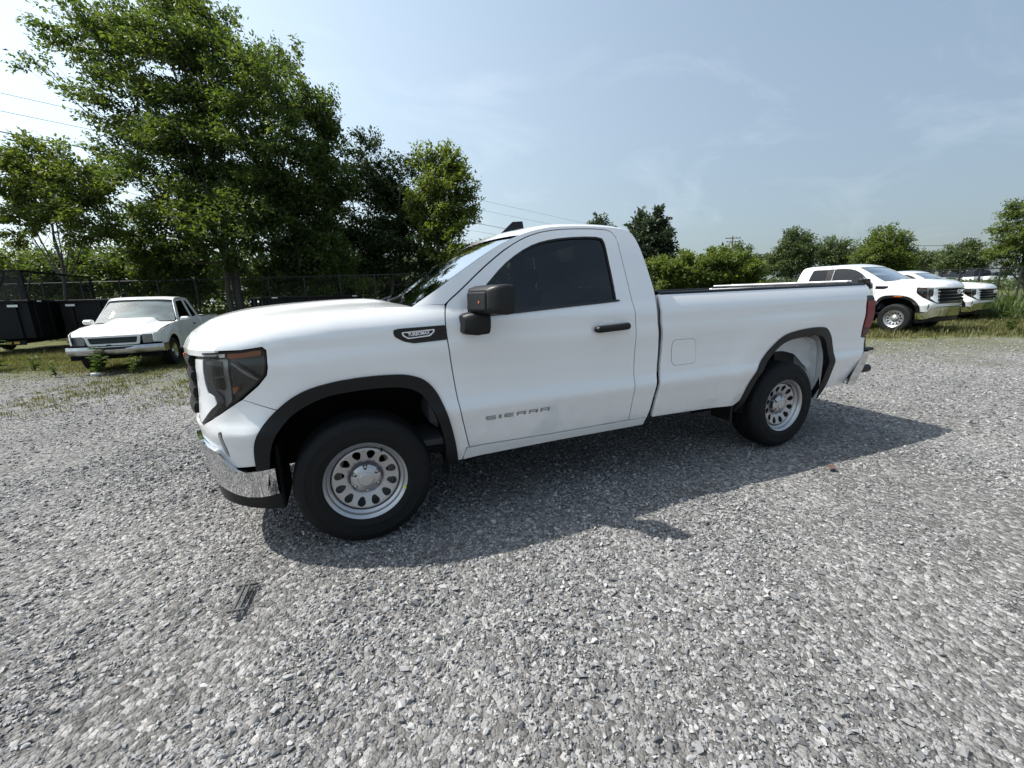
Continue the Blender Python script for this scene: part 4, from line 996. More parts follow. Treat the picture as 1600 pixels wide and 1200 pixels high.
leaf_mat('maple_leaf', [(0.029, 0.052, 0.018), (0.042, 0.072, 0.023), (0.058, 0.086, 0.026), (0.081, 0.104, 0.031)], (2.7, 2.6, 1.0), .42)
leaf_mat('light_leaf', [(0.046, 0.074, 0.022), (0.074, 0.105, 0.028), (0.108, 0.135, 0.035)], (2.6, 2.5, 1.0), .42)
leaf_mat('dark_leaf', [(0.015, 0.030, 0.011), (0.025, 0.044, 0.015), (0.037, 0.057, 0.018)], (2.0, 2.1, 1.0), .25)
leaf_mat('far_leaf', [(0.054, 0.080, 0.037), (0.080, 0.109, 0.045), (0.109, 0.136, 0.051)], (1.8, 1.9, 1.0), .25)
leaf_mat('pine_needle', [(0.033, 0.052, 0.031), (0.049, 0.070, 0.040), (0.065, 0.086, 0.047)], (1.6, 1.7, 1.2), .2)
leaf_mat('grass_blade', [(.050, .062, .018), (.085, .090, .027), (.14, .122, .050), (.060, .078, .020)], (2.0, 2.0, 1.0), .35)
leaf_mat('weed_leaf', [(.034, .058, .017), (.055, .082, .022), (.078, .098, .028)], (2.2, 2.3, 1.1), .35)
pbr('bark', (.075, .062, .050), .9, noise=.4, nscale=6, bump=.6, bscale=30)
pbr('pale_bark', (.13, .115, .10), .9, noise=.4, nscale=6)

def leaves(P_, D_, L_, r, wid=.52):
    n = len(P_); D_ = D_/(np.linalg.norm(D_, axis=1)[:, None]+1e-9)
    up = r.normal(size=(n, 3))*.55+np.array([0, 0, 1.]); S_ = np.cross(D_, up); S_ /= np.linalg.norm(S_, axis=1)[:, None]+1e-9
    Nn = np.cross(S_, D_); L_ = L_[:, None]
    mid = P_+D_*L_*.45
    V = np.stack([P_, mid+S_*L_*wid*.5+Nn*L_*.10, P_+D_*L_-Nn*L_*.06, mid-S_*L_*wid*.5+Nn*L_*.10], 1).reshape(-1, 3)
    b = np.arange(n)[:, None]*4; F = np.concatenate([b+np.array([[0, 1, 2]]), b+np.array([[0, 2, 3]])], 0)
    return V, F
YAWC = .3945
RIGHT = np.array([math.cos(YAWC), -math.sin(YAWC), 0]); FWD = np.array([math.sin(YAWC), math.cos(YAWC), 0]); UP = np.array([0, 0, 1.])
def ellipsoid(c, rad): return np.array(c, float), np.array(rad, float)
def tree(name, base, lobes, n_leaf, L_, leafm, label, cat='tree', trunk_r=.16, seed=0, wind=(-.5, .2, .25), group=None, stems=1, spray=12, barkm='bark', droop=.15, shell=.55, fork=.35, boughs=5.):
    r = np.random.default_rng(seed); base = np.array(base, float); root = empty(name, tuple(base))
    tag(root, label, cat, group)
    lobes = [(np.array(c, float), np.array(R, float)) for c, R in lobes]
    vol = np.array([np.prod(R)**(2/3) for c, R in lobes]); pr = vol/vol.sum()
    cen = sum(c*p for (c, R), p in zip(lobes, pr)); top = max(c[2]+R[2] for c, R in lobes)
    tb = MB()
    stemtops = []
    for s_ in range(stems):
        off = np.array([r.normal(0, .35), r.normal(0, .35), 0]) if stems > 1 else np.zeros(3)
        tgt = np.array([cen[0], cen[1], base[2]+(top-base[2])*.80])+off*3*np.array([1, 1, 0])
        pts = [base+off+np.array([0, 0, -.15])]
        for k in range(1, 9):
            t = k/8; p = (base+off)*(1-t)+tgt*t; p = p+np.array([r.normal(0, .08), r.normal(0, .08), 0])*(top-base[2])*.10*(t > .1); pts.append(p)
        rad = [trunk_r*(1-.86*(k/8)**.8)*(1 if s_ == 0 else .7) for k in range(9)]; rad[0] *= 1.35
        tb.tube([tuple(p-base) for p in pts], rad, 8); stemtops.append((pts, rad))
    for i, (c, R) in enumerate(lobes):
        pts, rad = stemtops[i % stems]
        hs = base[2]+max(.18, (c[2]-base[2])*fork/(top-base[2])*1.2)*(top-base[2]); j = int(np.argmin([abs(p[2]-min(hs, c[2]-.1*R[2])) for p in pts])); p0 = pts[j]; r0 = max(.02, rad[j]*.55)
        mid = (p0+c)/2+np.array([0, 0, -.12])*np.linalg.norm(c-p0)+r.normal(0, .1, 3)
        bz = [p0*(1-t)**2+2*t*(1-t)*mid+c*t*t for t in np.linspace(0, 1, 6)]
        tb.tube([tuple(p-base) for p in bz], list(np.linspace(r0, max(.012, r0*.35), 6)), 6)
        for _ in range(5):
            d = r.normal(size=3); d /= np.linalg.norm(d); e = c+(RIGHT*d[0]*R[0]+FWD*d[1]*R[1]+UP*d[2]*R[2])*.85
            q = bz[r.integers(2, 6)]; tb.tube([tuple(q-base), tuple((q+e)/2-base+r.normal(0, .06, 3)), tuple(e-base)], [max(.010, r0*.3), max(.008, r0*.2), .005], 4, cap=False)
    tb.build('trunk', barkm, root)
    nt_ = max(1, n_leaf//spray)
    # boughs: flattened clumps spread through every lobe, so that gaps and light and dark masses form
    BC = []; BR = []; BD = []; BW = []
    for (c, R), q in zip(lobes, pr):
        nb = int(np.clip(boughs*R[0]*R[2]/(.35*max(.5, L_*4)), 7, 60))
        for _ in range(nb):
            d = r.normal(size=3); d /= np.linalg.norm(d); rr = r.uniform(shell, 1.0)**.7*r.uniform(.85, 1.12); v = RIGHT*d[0]*R[0]+FWD*d[1]*R[1]+UP*d[2]*R[2]
            BC.append(c+v*rr); BD.append((RIGHT*d[0]+FWD*d[1]+UP*d[2])); sz = (R[0]+R[2])*.5*r.uniform(.16, .34); BR.append((sz*1.25, sz, sz*.55)); BW.append(q/nb*sz)
    BC = np.array(BC); BR = np.array(BR); BD = np.array(BD); BW = np.array(BW); BW /= BW.sum()
    li = r.choice(len(BC), nt_, p=BW); d = r.normal(size=(nt_, 3)); d *= (r.uniform(.25, 1, nt_)/np.linalg.norm(d, axis=1))[:, None]
    T = BC[li]+(d[:, :1]*BR[li, :1]*RIGHT+d[:, 1:2]*BR[li, 1:2]*FWD+d[:, 2:]*BR[li, 2:]*UP)
    ok = T[:, 2] > base[2]+.15; T = T[ok]; li = li[ok]; nt_ = len(T)
    td = BD[li]*.7+np.array(wind)+r.normal(0, .30, (nt_, 3)); td /= np.linalg.norm(td, axis=1)[:, None]
    j = np.arange(spray)[None, :, None]; sp = L_*.42
    Pp = T[:, None, :]+td[:, None, :]*(j-spray*.35)*sp+r.normal(0, L_*.32, (nt_, spray, 3))
    Dd = td[:, None, :]*.55+r.normal(0, .62, (nt_, spray, 3))+np.array([0, 0, -droop])+np.array(wind)*.35
    Pp = Pp.reshape(-1, 3); Dd = Dd.reshape(-1, 3); ok = Pp[:, 2] > base[2]+.05; Pp, Dd = Pp[ok], Dd[ok]
    V, F = leaves(Pp-base, Dd, L_*np.exp(r.normal(0, .22, len(Pp))), r)
    array_mesh('crown', V, F, leafm, root)
    return root
truck = pickup('pickup_truck', (0, 1.03, 0), 0.)
tag(truck, 'large white regular cab long bed pickup with silver steel wheels, nearest the camera', 'pickup truck')
for wlx in (0,):
    wl = [c for c in truck.children if c.name.startswith('wheel') and not c.name.startswith('wheel_well') and abs(c.location.x) < .1 and c.location.y < 0][0]
    a_ = -.36
    MB().box((.2275*math.cos(a_)-.006, -.1275, .2275*math.sin(a_)-.007), (.2275*math.cos(a_)+.006, -.125, .2275*math.sin(a_)+.007), 0).build('rim_sticker', 'sticker', wl)

# ------------------------------------------------------------------ the two newer pickups parked on the right
ha = pickup('pickup_truck', (16.04, 4.91, .0), math.radians(94.5), 1.03, ext=.70, full=False, hd=True)
tag(ha, 'white double cab pickup with chrome bumper and black arches, parked on the grass', 'pickup truck', 'white pickups parked at the grass edge')
ha.scale.z = 1.075
hb = pickup('pickup_truck', (21.5, 6.1, -.03), math.radians(96.5), 1.0, ext=.70, full=False, hd=True)
tag(hb, 'white pickup partly hidden behind the double cab pickup, its black grille beside the weeds', 'pickup truck', 'white pickups parked at the grass edge')

# ------------------------------------------------------------------ old compact pickup
def old_pickup(loc, rz, sc):
    root = empty('old_pickup_truck', loc, rz, sc)
    def wx(x): return np.interp(x, [-.80, -.76, -.65, -.5, -.3, 0, 3.6, 4.05, 4.15], [.66, .70, .755, .785, .80, .812, .812, .80, .79])
    def S(sd):
        def fn(x, z):
            x = np.asarray(x, float); z = np.asarray(z, float)
            d = np.interp(z, [.28, .40, .60, .72, .80, .92, 1.0, 1.06], [-.05, -.02, .004, .010, .004, -.012, -.028, -.045])
            d = d-np.maximum(z-1.06, 0)*.30
            for xc in (0., 3.1):
                rr = np.hypot((x-xc)/.52, (z-.36)/.50); d = d+.022*np.exp(-((rr-.95)/.16)**2)
            return np.stack([x, sd*(wx(x)+d), z], -1)
        return fn
    def pn(nm, loops, mat, sd, par=None, off=0., **k):
        f0 = S(sd)
        def fn(a, b): q = f0(a, b); q = q.copy(); q[..., 1] += sd*off; return q
        return panel(nm, loops, fn, mat, par or root, step=.05, flip=sd > 0, **k)
    def arch(xc, n=13, r=.405): return [(xc-r*math.cos(t)*1.0, .33+r*.98*math.sin(t)) for t in np.linspace(0, PI, n)]
    for sd in (-1, 1):
        fe = [(-.79, .62), (-.62, .60), (-.44, .50), (-.405, .33)]+arch(0)+[(.405, .34), (.47, .34), (.47, .95), (.52, 1.0), (.40, .985), (.0, .945), (-.4, .885), (-.66, .825), (-.78, .80)]
        pn('front_fender', [fe], 'old_paint', sd)
        win = round_poly([(.80, 1.045), (1.19, 1.475), (1.72, 1.505), (1.74, 1.055)], .03, 3)
        dr = pn('door', [[(.478, .36), (.478, .95), (.53, 1.01), (.66, 1.08), (1.12, 1.53), (1.78, 1.55), (1.80, 1.05), (1.79, .36)], win[::-1]], 'old_paint', sd)
        pn('window_glass', [win], 'rear_glass', sd, dr, off=-.012, thick=0)
        MB().box((1.62, sd*.835-.012, .87), (1.76, sd*.835+.012, .905), .006).build('door_handle', 'gloss_black', dr)
        qw = round_poly([(1.86, 1.06), (1.86, 1.50), (2.06, 1.49), (2.30, 1.08)], .03, 3)
        cs = pn('cab_side', [[(1.797, .36), (1.808, 1.05), (1.788, 1.557), (1.12, 1.537), (.645, 1.075), (.60, 1.06), (1.1, 1.555), (1.3, 1.575), (2.10, 1.575), (2.24, 1.53), (2.46, 1.06), (2.47, .36)], qw[::-1]], 'old_paint', sd)
        pn('quarter_glass', [qw], 'rear_glass', sd, cs, off=-.012, thick=0)
        be = [(2.49, .36), (2.49, 1.055), (4.50, 1.055), (4.52, .42), (3.55, .38), (3.505, .33)]+arch(3.1)[::-1]+[(2.695, .34), (2.6, .36)]
        pn('bed_side', [be], 'old_paint', sd)
        MB().box((2.49, sd*.755-.03, 1.056), (4.50, sd*.755+.03, 1.075), .006).build('rail_cap', 'black_plastic', root)
        m = MB().box((.60, min(sd*.83, sd*1.02), .985), (.72, max(sd*.83, sd*1.02), 1.10), .035).build('mirror', 'old_paint', root)
        MB().box((.7205, min(sd*.85, sd*1.005), 1.0), (.726, max(sd*.85, sd*1.005), 1.085)).build('mirror_glass', 'chrome', m)
        # wheels
        for x in (0, 3.1):
            w_ = empty('wheel', (x, sd*.70, .325)); w_.parent = root
            MB().lathe([(.20, -.09), (.24, -.105), (.30, -.10), (.325, -.075), (.328, 0), (.325, .075), (.30, .10), (.20, .09)], 40, close=True).build('tyre', 'tread_rubber', w_)
            MB().lathe([(.0, sd*.06), (.05, sd*.075), (.06, sd*.05), (.15, sd*.06), (.185, sd*.085), (.205, sd*.09), (.21, 0)], 30).build('rim', 'worn_chrome', w_)
        ln = MB(); pts = arch(0, 11, .43)
        for xc in (0, 3.1):
            ln.grid(lambda i, j: (arch(xc, 11, .42)[i][0], sd*(.80-.30*j), arch(xc, 11, .42)[i][1]), range(11), range(2))
        ln.build('wheel_well', 'under_black', root)
    # hood with raised cowl scoop
    def hood(t, v):
        x = -.765+t*1.30-.035*(1-v*v)*(1-t)+.10*abs(v)**4*(1-t)**3+(-.07*(1-v*v))*t; e = float(S(1)(np.array(max(-.75, x)), np.array(.9))[1])-.03
        z = np.interp(t, [0, .015, .04, .09, .2, .5, 1], [.775, .802, .825, .850, .886, .948, .995])+.03*(1-v*v)*min(1, t*6)
        scoop = np.interp(t, [0, .28, .5, .98, 1.], [0, 0, .040, .090, .088])*np.interp(abs(v), [0, .46, .60, 1], [1, 1, 0, 0]) if t > .28 else 0
        return (x, v*e, z+scoop)
    hb_ = MB().grid(hood, np.linspace(0, 1, 24), np.linspace(-1, 1, 33)); hb_.build('hood', 'old_paint', root, sharp=30)
    def ws(u, v): return (.50+u*.66-.10*(1-v*v), v*(.76-.15*u), 1.015+u*.545+.02*(1-v*v))
    MB().grid(ws, np.linspace(0, 1, 8), np.linspace(-1, 1, 13)).build('windshield', 'dust_sheen_glass', root)
    MB().tube([(.44, -.45, 1.065), (.52, .1, 1.085)], .008, 5).build('wiper', 'rubber_seal', root)
    MB().grid(lambda u, v: (1.05+u*1.15-.09*(1-v*v)*(1-u), v*(.640-.0*u), 1.567+.028*(1-v**4)+.012*math.sin(u*PI)-.06*max(0, 1-u/.12)**2), np.linspace(0, 1, 8), np.linspace(-1, 1, 13)).build('roof', 'old_paint', root)
    MB().grid(lambda u, v: (2.22+u*.24, v*(.66+.12*u), 1.56-u*.50), np.linspace(0, 1, 4), np.linspace(-1, 1, 5)).build('rear_window', 'rear_glass', root)
    MB().box((2.42, -.78, .36), (2.46, .78, 1.06)).build('rear_wall', 'old_paint', root)
    MB().box((2.5, -.74, .55), (4.46, .74, .60)).build('bed_floor', 'old_paint', root)
    MB().box((4.455, -.77, .50), (4.505, .77, 1.05), .01).build('tailgate', 'old_paint', root)
    # front: grille, lamps, bumper
    def fx(y): return -.79+.10*(abs(y)/.70)**3
    gr = MB(); o_ = round_poly([(-.43, .585), (.43, .585), (.47, .79), (-.47, .79)], .03, 3); i_ = round_poly([(-.385, .625), (.385, .625), (.415, .75), (-.415, .75)], .025, 3)
    def fs(u, v, off=0.): u = np.asarray(u, float); return np.stack([-.79+.10*(np.abs(u)/.70)**3-off, u, np.asarray(v, float)], -1)
    gro = panel('grille_frame', [o_, i_[::-1]], lambda u, v: fs(u, v, .02), 'old_paint', root, step=.04, thick=.05, flip=True)
    panel('grille_mesh', [i_], lambda u, v: fs(u, v, .0), 'gap_dark', gro, step=.08, thick=0, flip=True)
    for sd in (-1, 1):
        hl = round_poly([(sd*.485, .60), (sd*.70, .61), (sd*.735, .63), (sd*.715, .785), (sd*.485, .79)], .015, 2)
        lo = panel('headlight', [hl], lambda u, v: fs(u, v, .005), 'lamp_clear', root, step=.05, thick=.04, flip=sd > 0 or True)
        panel('lens', [hl], lambda u, v: fs(u, v, .016), 'lens_glass', lo, step=.05, thick=0, flip=True)
        MB().grid(lambda a, b: (-.70+a*.22, sd*(.735+.055*a), .615+b*.165), (0, 1), (0, 1)).build('side_lamp', 'lamp_clear', lo)
    bm_ = MB()
    prof = [(.0, .575), (-.07, .570), (-.085, .52), (-.085, .455), (-.05, .40), (.0, .40)]
    def bf(v, k): y = v*.82; return (fx(min(.8, abs(y)))+prof[k][0]+.0, y, prof[k][1])
    bm_.grid(bf, np.linspace(-1, 1, 21), range(6)); 
    for s_ in (-1, 1): bm_.box((-.72, s_*.815-.008, .40), (-.42, s_*.815+.008, .57), .004)
    bo = bm_.build('front_bumper', 'worn_chrome', root)
    MB().grid(lambda v, k: (fx(v*.75)-.0875, v*.60, (.555, .505)[k]), np.linspace(-1, 1, 15), range(2)).build('rub_strip', 'black_plastic', bo)
    MB().grid(lambda v, k: (-.70, v*.78, (.60, .30)[k]), np.linspace(-1, 1, 5), range(2)).build('front_valance', 'under_black', root)
    MB().box((-.6, -.6, .32), (4.0, .6, .45)).box((.5, -.74, .38), (2.4, .74, .42)).build('chassis', 'under_black', root)
    MB().box((.62, -.70, .80), (.95, .70, 1.03), .04).build('dashboard', 'cloth', root)
    for y in (-.36, .36): MB().box((1.35, y-.24, .60), (1.55, y+.24, 1.28), .07).build('front_seat', 'cloth', root)
    return root
old = old_pickup((-4.69, 10.06, 0), math.radians(90.8), 1.03)
tag(old, 'older dull white compact pickup with raised hood scoop, parked facing the weeds', 'pickup truck')

# ------------------------------------------------------------------ dark trailers
pbr('trailer_black', (.005, .0055, .007), .5, spec=.25, noise=.35, nscale=3)
pbr('trailer_grey', (.04, .042, .045), .6, noise=.3, nscale=4)
pbr('galv', (.30, .31, .32), .5, .7, noise=.2, nscale=20)
pbr('yellow_paint', (.55, .38, .06), .6, noise=.3, nscale=30)
pbr('dark_galv', (.018, .019, .02), .6, .2)
def mesh_mat(name, col, cover):
    m, t, b = new_mat(name); b.inputs['Base Color'].default_value = (*col, 1); b.inputs['Roughness'].default_value = .6
    o = t.nodes['Material Output']; tr = t.nodes.new('ShaderNodeBsdfTransparent'); x = t.nodes.new('ShaderNodeMixShader'); x.inputs[0].default_value = cover
    t.links.new(tr.outputs[0], x.inputs[1]); t.links.new(b.outputs[0], x.inputs[2]); t.links.new(x.outputs[0], o.inputs[0]); return m
mesh_mat('chain_link', (.04, .042, .045), .05); mesh_mat('rack_mesh', (.02, .021, .023), .45)
def dump_trailer(loc, rz, label, length=4.2, width=2.1, top=1.70, rack=True, strip=False, low=.42):
    root = empty('dump_trailer', loc, rz); tag(root, label, 'trailer', 'black trailers by the fence')
    hw = width/2
    b = MB().box((0, -hw, low+.1), (.06, hw, top), .008).box((length-.06, -hw, low+.1), (length, hw, top), .008).box((.061, -hw, low+.1), (length-.061, -hw+.05, top-.004)).box((.061, hw-.05, low+.1), (length-.061, hw, top-.004)).box((.061, -hw+.051, low+.1), (length-.061, hw-.051, low+.16))
    bo = b.build('box', 'trailer_black', root, smooth=False)
    for x in np.linspace(.25, length-.25, 6):
        for sd in (-1, 1): MB().box((x-.04, sd*(hw+.03)-.028, low+.11), (x+.04, sd*(hw+.03)+.028, top-.07), .006).build('rib', 'trailer_black', bo)
    for y in np.linspace(-hw+.3, hw-.3, 3): MB().box((-.062, y-.04, low+.11), (-.002, y+.04, top-.07), .006).build('rib', 'trailer_black', bo)
    rt = MB().box((-.07, -hw-.065, top-.065), (length+.02, -hw+.06, top+.012), .008).box((-.07, hw-.06, top-.065), (length+.02, hw+.065, top+.012), .008).box((-.068, -hw+.061, top-.065), (.061, hw-.061, top+.010), .006)
    rt.build('top_rail', 'trailer_black', root)
    fr = MB().box((-.5, -.45, low-.10), (length, -.35, low+.09)).box((-.5, .35, low-.10), (length, .45, low+.09)).tube([(-.5, -.40, low), (-1.5, 0, low)], .05, 6).tube([(-.5, .40, low), (-1.5, 0, low)], .05, 6).tube([(-1.25, 0, .05), (-1.25, 0, low+.3)], .04, 8).box((-.3, -.9, low-.06), (-.2, .9, low+.04))
    fr.build('frame', 'trailer_black', root)
    for x in (length*.52, length*.52+.85):
        for sd in (-1, 1):
            w_ = empty('wheel', (x, sd*(hw+.16), .36)); w_.parent = root
            MB().lathe([(.20, -.09), (.25, -.105), (.33, -.10), (.36, -.07), (.36, .07), (.33, .10), (.20, .09)], 32, close=True).build('tyre', 'tread_rubber', w_)
            MB().lathe([(.0, sd*.04), (.06, sd*.06), (.10, sd*.03), (.19, sd*.05), (.21, sd*.08), (.21, 0)], 24).build('rim', 'trailer_grey', w_)
    for sd in (-1, 1): MB().box((length*.52-.45, min(sd*hw, sd*(hw+.30)), .78), (length*.52+1.3, max(sd*hw, sd*(hw+.30)), .81), .008).build('mudguard', 'trailer_black', root)
    for x, sd in ((.35, -1), (length-.5, -1), (.35, 1), (length-.5, 1)): MB().box((x, sd*(hw+.069)-.002, top-.05), (x+.22, sd*(hw+.069)+.002, top-.008)).build('reflector', 'white_mark', root)
    for y in (hw-.42, -hw+.2): MB().box((-.0745, y, top-.20), (-.0705, y+.24, top-.13)).build('reflector', 'white_mark', root)
    if rack:
        rk = MB(); h = top+.92
        for sd in (-1, 1):
            rk.box((0, sd*hw-.025, h-.06), (length, sd*hw+.025, h)); rk.box((0, sd*hw-.03, top+.013), (.06, sd*hw+.03, h-.061)); rk.box((length-.06, sd*hw-.03, top+.013), (length, sd*hw+.03, h-.061))
            rk.tube([(.06, sd*(hw-.02), top+.02), (.6, sd*(hw-.02), h-.08)], .022, 5)
        rk.box((0, -hw+.026, h-.06), (.05, hw-.026, h-.001)); rk.tube([(.03, -.35, top+.02), (.03, -.70, h-.06)], .025, 5)
        ro = rk.build('side_rack', 'trailer_black', root)
        MB().grid(lambda a, b: (.025, -hw+.03+a*(2*hw-.06), top+.02+b*.84), (0, 1), (0, 1)).build('rack_screen', 'rack_mesh', ro)
        for sd in (-1, 1): MB().grid(lambda a, b: (.06+a*(length-.12), sd*hw, top+.02+b*.84), (0, 1), (0, 1)).build('rack_screen', 'rack_mesh', ro)
    if strip:
        r = random.Random(3)
        y = -hw+.25
        while y < hw-.1:
            wd = r.uniform(.10, .2); MB().box((-.335, y, low-.04), (-.3305, y+wd, low+.03)).build('marking', 'yellow_paint', root); y += wd+.06
        MB().box((-.33, -hw+.1, low-.08), (-.305, hw, low+.06)).build('marker_board', 'trailer_black', root)
    return root
dump_trailer((-10.15, 15.6, 0), math.radians(91), 'black dump trailer with mesh side rack at the far left edge', strip=True)
dump_trailer((-7.75, 16.6, 0), math.radians(91), 'black dump trailer half hidden behind the old compact pickup', length=3.4, top=1.68, rack=False)
dump_trailer((-3.35, 18.6, 0), math.radians(22), 'low black trailer seen side on above the hood of the nearest pickup', length=4.3, width=1.9, top=1.62, rack=False)

# ------------------------------------------------------------------ chain-link fences
def fence(p0, p1, h, n, label, post_r=.035):
    p0 = np.array(p0, float); p1 = np.array(p1, float); root = empty('chain_link_fence', tuple(p0)); tag(root, label, 'fence', 'chain link fences')
    d = p1-p0
    for k in range(n+1): q = d*k/n; MB().tube([(q[0], q[1], -.1), (q[0], q[1], h+.04)], post_r, 8).build('post', 'dark_galv', root)
    MB().tube([(0, 0, h), tuple(d+np.array([0, 0, h]))], .024, 6).build('top_rail', 'dark_galv', root)
    MB().grid(lambda a, b: (d[0]*a, d[1]*a, .05+b*(h-.07)), np.linspace(0, 1, n+1), (0, 1)).build('wire_mesh', 'chain_link', root)
    return root
fence((-15.63, 24.67, 0), (3.22, 18.76, 0), 2.55, 12, 'dark chain link fence under the trees behind the trailers')
fence((26.04, 9.22, 0), (29.09, 5.75, 0), 1.95, 7, 'chain link fence with dark posts beyond the weeds on the right')
fence((30.03, 22.05, 0), (35.01, 16.68, 0), 1.9, 8, 'chain link fence between the hedge and the parked white pickups')
# ------------------------------------------------------------------ far side of the road: bank, building, parked cars
pbr('bank_grass', (.09, .105, .035), .95, noise=.35, nscale=1.2)
pbr('asphalt', (.06, .06, .062), .9, noise=.2, nscale=3)
pbr('brown_brick', (.16, .10, .075), .9, noise=.3, nscale=2)
pbr('car_white', (.75, .76, .77), .3, 0, .8); pbr('car_silver', (.42, .44, .46), .3, .6, .8); pbr('car_dark', (.03, .032, .036), .3, 0, .8); pbr('car_tan', (.45, .30, .12), .4)
pbr('pole_wood', (.14, .11, .085), .9, noise=.3, nscale=5); pbr('wire', (.03, .03, .032), .7)

# ------------------------------------------------------------------ raised bank with the far parking lot
bank = MB(); bp_ = [(38, 55), (52, 40), (78, 26), (92, 16), (300, -20), (420, 120), (120, 180), (40, 110)]; ci_ = (140, 60)
ring0 = [(x, y, -.05) for x, y in bp_]; ring1 = [(ci_[0]+(x-ci_[0])*.93, ci_[1]+(y-ci_[1])*.93, 1.25) for x, y in bp_]; n_ = len(bp_)
bank.add(ring0+ring1, [(i, (i+1) % n_, n_+(i+1) % n_, n_+i) for i in range(n_)]+[tuple(range(n_, 2*n_))])
tag(bank.build('bank', 'bank_grass', None, smooth=False), 'low grassy bank across the road', kind='structure')
rd = MB().add([(40, 12, .03), (48, 20.5, .03), (110, -2, .03), (104, -10, .03)], [(3, 2, 1, 0)]); tag(rd.build('road', 'asphalt', None, smooth=False), 'grey road past the weeds', kind='structure')
def building(loc, rz, W_, D_, H_, label):
    root = empty('brick_building', loc, rz); tag(root, label, 'building')
    wl = MB().box((0, 0, 0), (W_, D_, H_)).build('wall', 'brown_brick', root, smooth=False)
    rf = MB().box((-.3, -.3, H_+.001), (W_+.3, D_+.3, H_+.35)).build('roof', 'trailer_grey', root, smooth=False)
    for k in range(7):
        x = .8+k*(W_-1.6)/6.2
        wi = MB().box((x, -.06, H_*.42), (x+.9, -.005, H_*.80)).build('window', 'white_mark' if k in (3, 5) else 'gap_dark', root, smooth=False)
        MB().box((x-.05, -.10, H_*.42-.12), (x+.95, -.005, H_*.42-.01)).build('sill', 'white_mark', wi, smooth=False)
    for k in range(9): MB().box((1+k*1.15, -.33, H_+.36), (1.5+k*1.15, -.2, H_+.46)).build('roof_trim', 'white_mark', rf, smooth=False)
building((135.0, 60.0, 1.25), math.atan2(-4.1, 10.05), 12.0, 8.0, 4.9, 'long brown brick building behind the parked pickups')
def car(loc, rz, mat, label, h=1.45, van=False):
    root = empty('parked_car', loc, rz); tag(root, label, 'car', 'cars in the far lot')
    body = MB(); L_ = 4.5; prof = [(0, .25), (0, .62), (.10, .74), (1.05, .88), (4.2, .92), (4.45, .82), (4.5, .55), (4.45, .25)]
    def lf(v, k): x, z = prof[k]; q = .86-.05*(z > .8); return (x, v*q, z)
    body.grid(lf, (-1, -.9, .9, 1), list(range(8))+[0])
    for s_ in (-1, 1): body.add([lf(s_, k) for k in range(8)], [tuple(range(8))])
    body.build('body', mat, root, sharp=30)
    cab = [(1.05, .88), (1.75, h-.06), (2.0, h), (3.3, h-.01), (3.6, h-.10), (4.2, .92)] if not van else [(.7, .88), (1.25, h-.06), (1.5, h), (4.1, h), (4.3, h-.15), (4.42, .92)]
    g = MB(); g.grid(lambda v, k: (cab[k][0], v*(.80-.14*(cab[k][1]-.9)/.6), cab[k][1]), (-1, 1), range(6))
    for s_ in (-1, 1): g.add([(x, s_*(.80-.14*(z-.9)/.6), z) for x, z in cab], [tuple(range(6))])
    g.build('windows', 'gloss_black', root, sharp=20)
    MB().grid(lambda v, k: (cab[k+1][0]+(.02 if k == 0 else 0), v*.67, cab[k+1][1]+.012), (-1, 1), range(3)).build('roof', mat, root)
    for x in (.85, 3.55):
        for s_ in (-1, 1):
            w_ = MB().lathe([(.18, -.1), (.31, -.09), (.32, 0), (.31, .09), (.18, .1)], 20, c=(x, s_*.78, .32), close=True).build('wheel', 'tread_rubber', root)
            MB().lathe([(.0, s_*.06), (.17, s_*.08), (.2, 0)], 14, c=(x, s_*.80, .32)).build('rim', 'silver', w_)

car((93.04, 37.08, 1.25), 2.85, 'car_white', 'white car farthest left in the far lot', 1.45, False)
car((98.61, 37.03, 1.25), 3.10, 'car_silver', 'silver car in the middle of the far lot', 1.45, False)
car((106.75, 38.15, 1.25), 3.10, 'car_dark', 'dark car beside the silver one in the far lot', 1.45, False)
car((116.43, 40.87, 1.25), 2.60, 'car_tan', 'tan vehicle deep in the far lot', 1.9, True)
car((104.37, 34.68, 1.25), 2.85, 'car_white', 'white van in the far lot left of the fence post', 1.9, True)
car((105.24, 32.10, 1.25), 2.60, 'car_white', 'white car farthest right in the far lot', 1.5, False)

# ------------------------------------------------------------------ poles and wires
def pole(loc, h, label, arms=((.35, 1.3), (.95, 1.1))):
    root = empty('utility_pole', loc, -.4); tag(root, label, 'pole', 'utility poles')
    MB().tube([(0, 0, -.2), (0, 0, h)], [.17, .11], 10).build('post', 'pole_wood', root)
    for dz, hw in arms:
        a = MB().box((-hw, -.19, h-dz-.06), (hw, -.115, h-dz+.06), .01).build('crossarm', 'pole_wood', root)
        for x in (-hw+.12, -.4*hw, .4*hw, hw-.12): MB().lathe([(.0, h-dz+.26), (.05, h-dz+.22), (.06, h-dz+.10), (.03, h-dz+.0605)], 8, axis='z', c=(x, -.15, 0)).build('insulator', 'galv', a)
pole((62.55, 51.65, 1.1), 8.9, 'wooden utility pole rising above the vine hedge')
pole((125.5, 46.4, 1.2), 9.3, 'wooden utility pole above the trees behind the far lot')
def wire(a, b, sag, label, r=.02):
    a, b = np.array(a, float), np.array(b, float); root = MB().tube([tuple(a*(1-t)+b*t+np.array([0, 0, -sag*4*t*(1-t)])-a) for t in np.linspace(0, 1, 17)], r, 5).build('power_line', 'wire'); root.location = tuple(a)
    tag(root, label, 'wire', 'overhead power lines'); return root
wire((-38, 45.4, 20), (90, 115.5, 20), 0., 'topmost overhead wire crossing behind the big tree')
wire((-38, 43.0, 18), (90, 116.5, 18), 0., 'second overhead wire from the top behind the big tree')
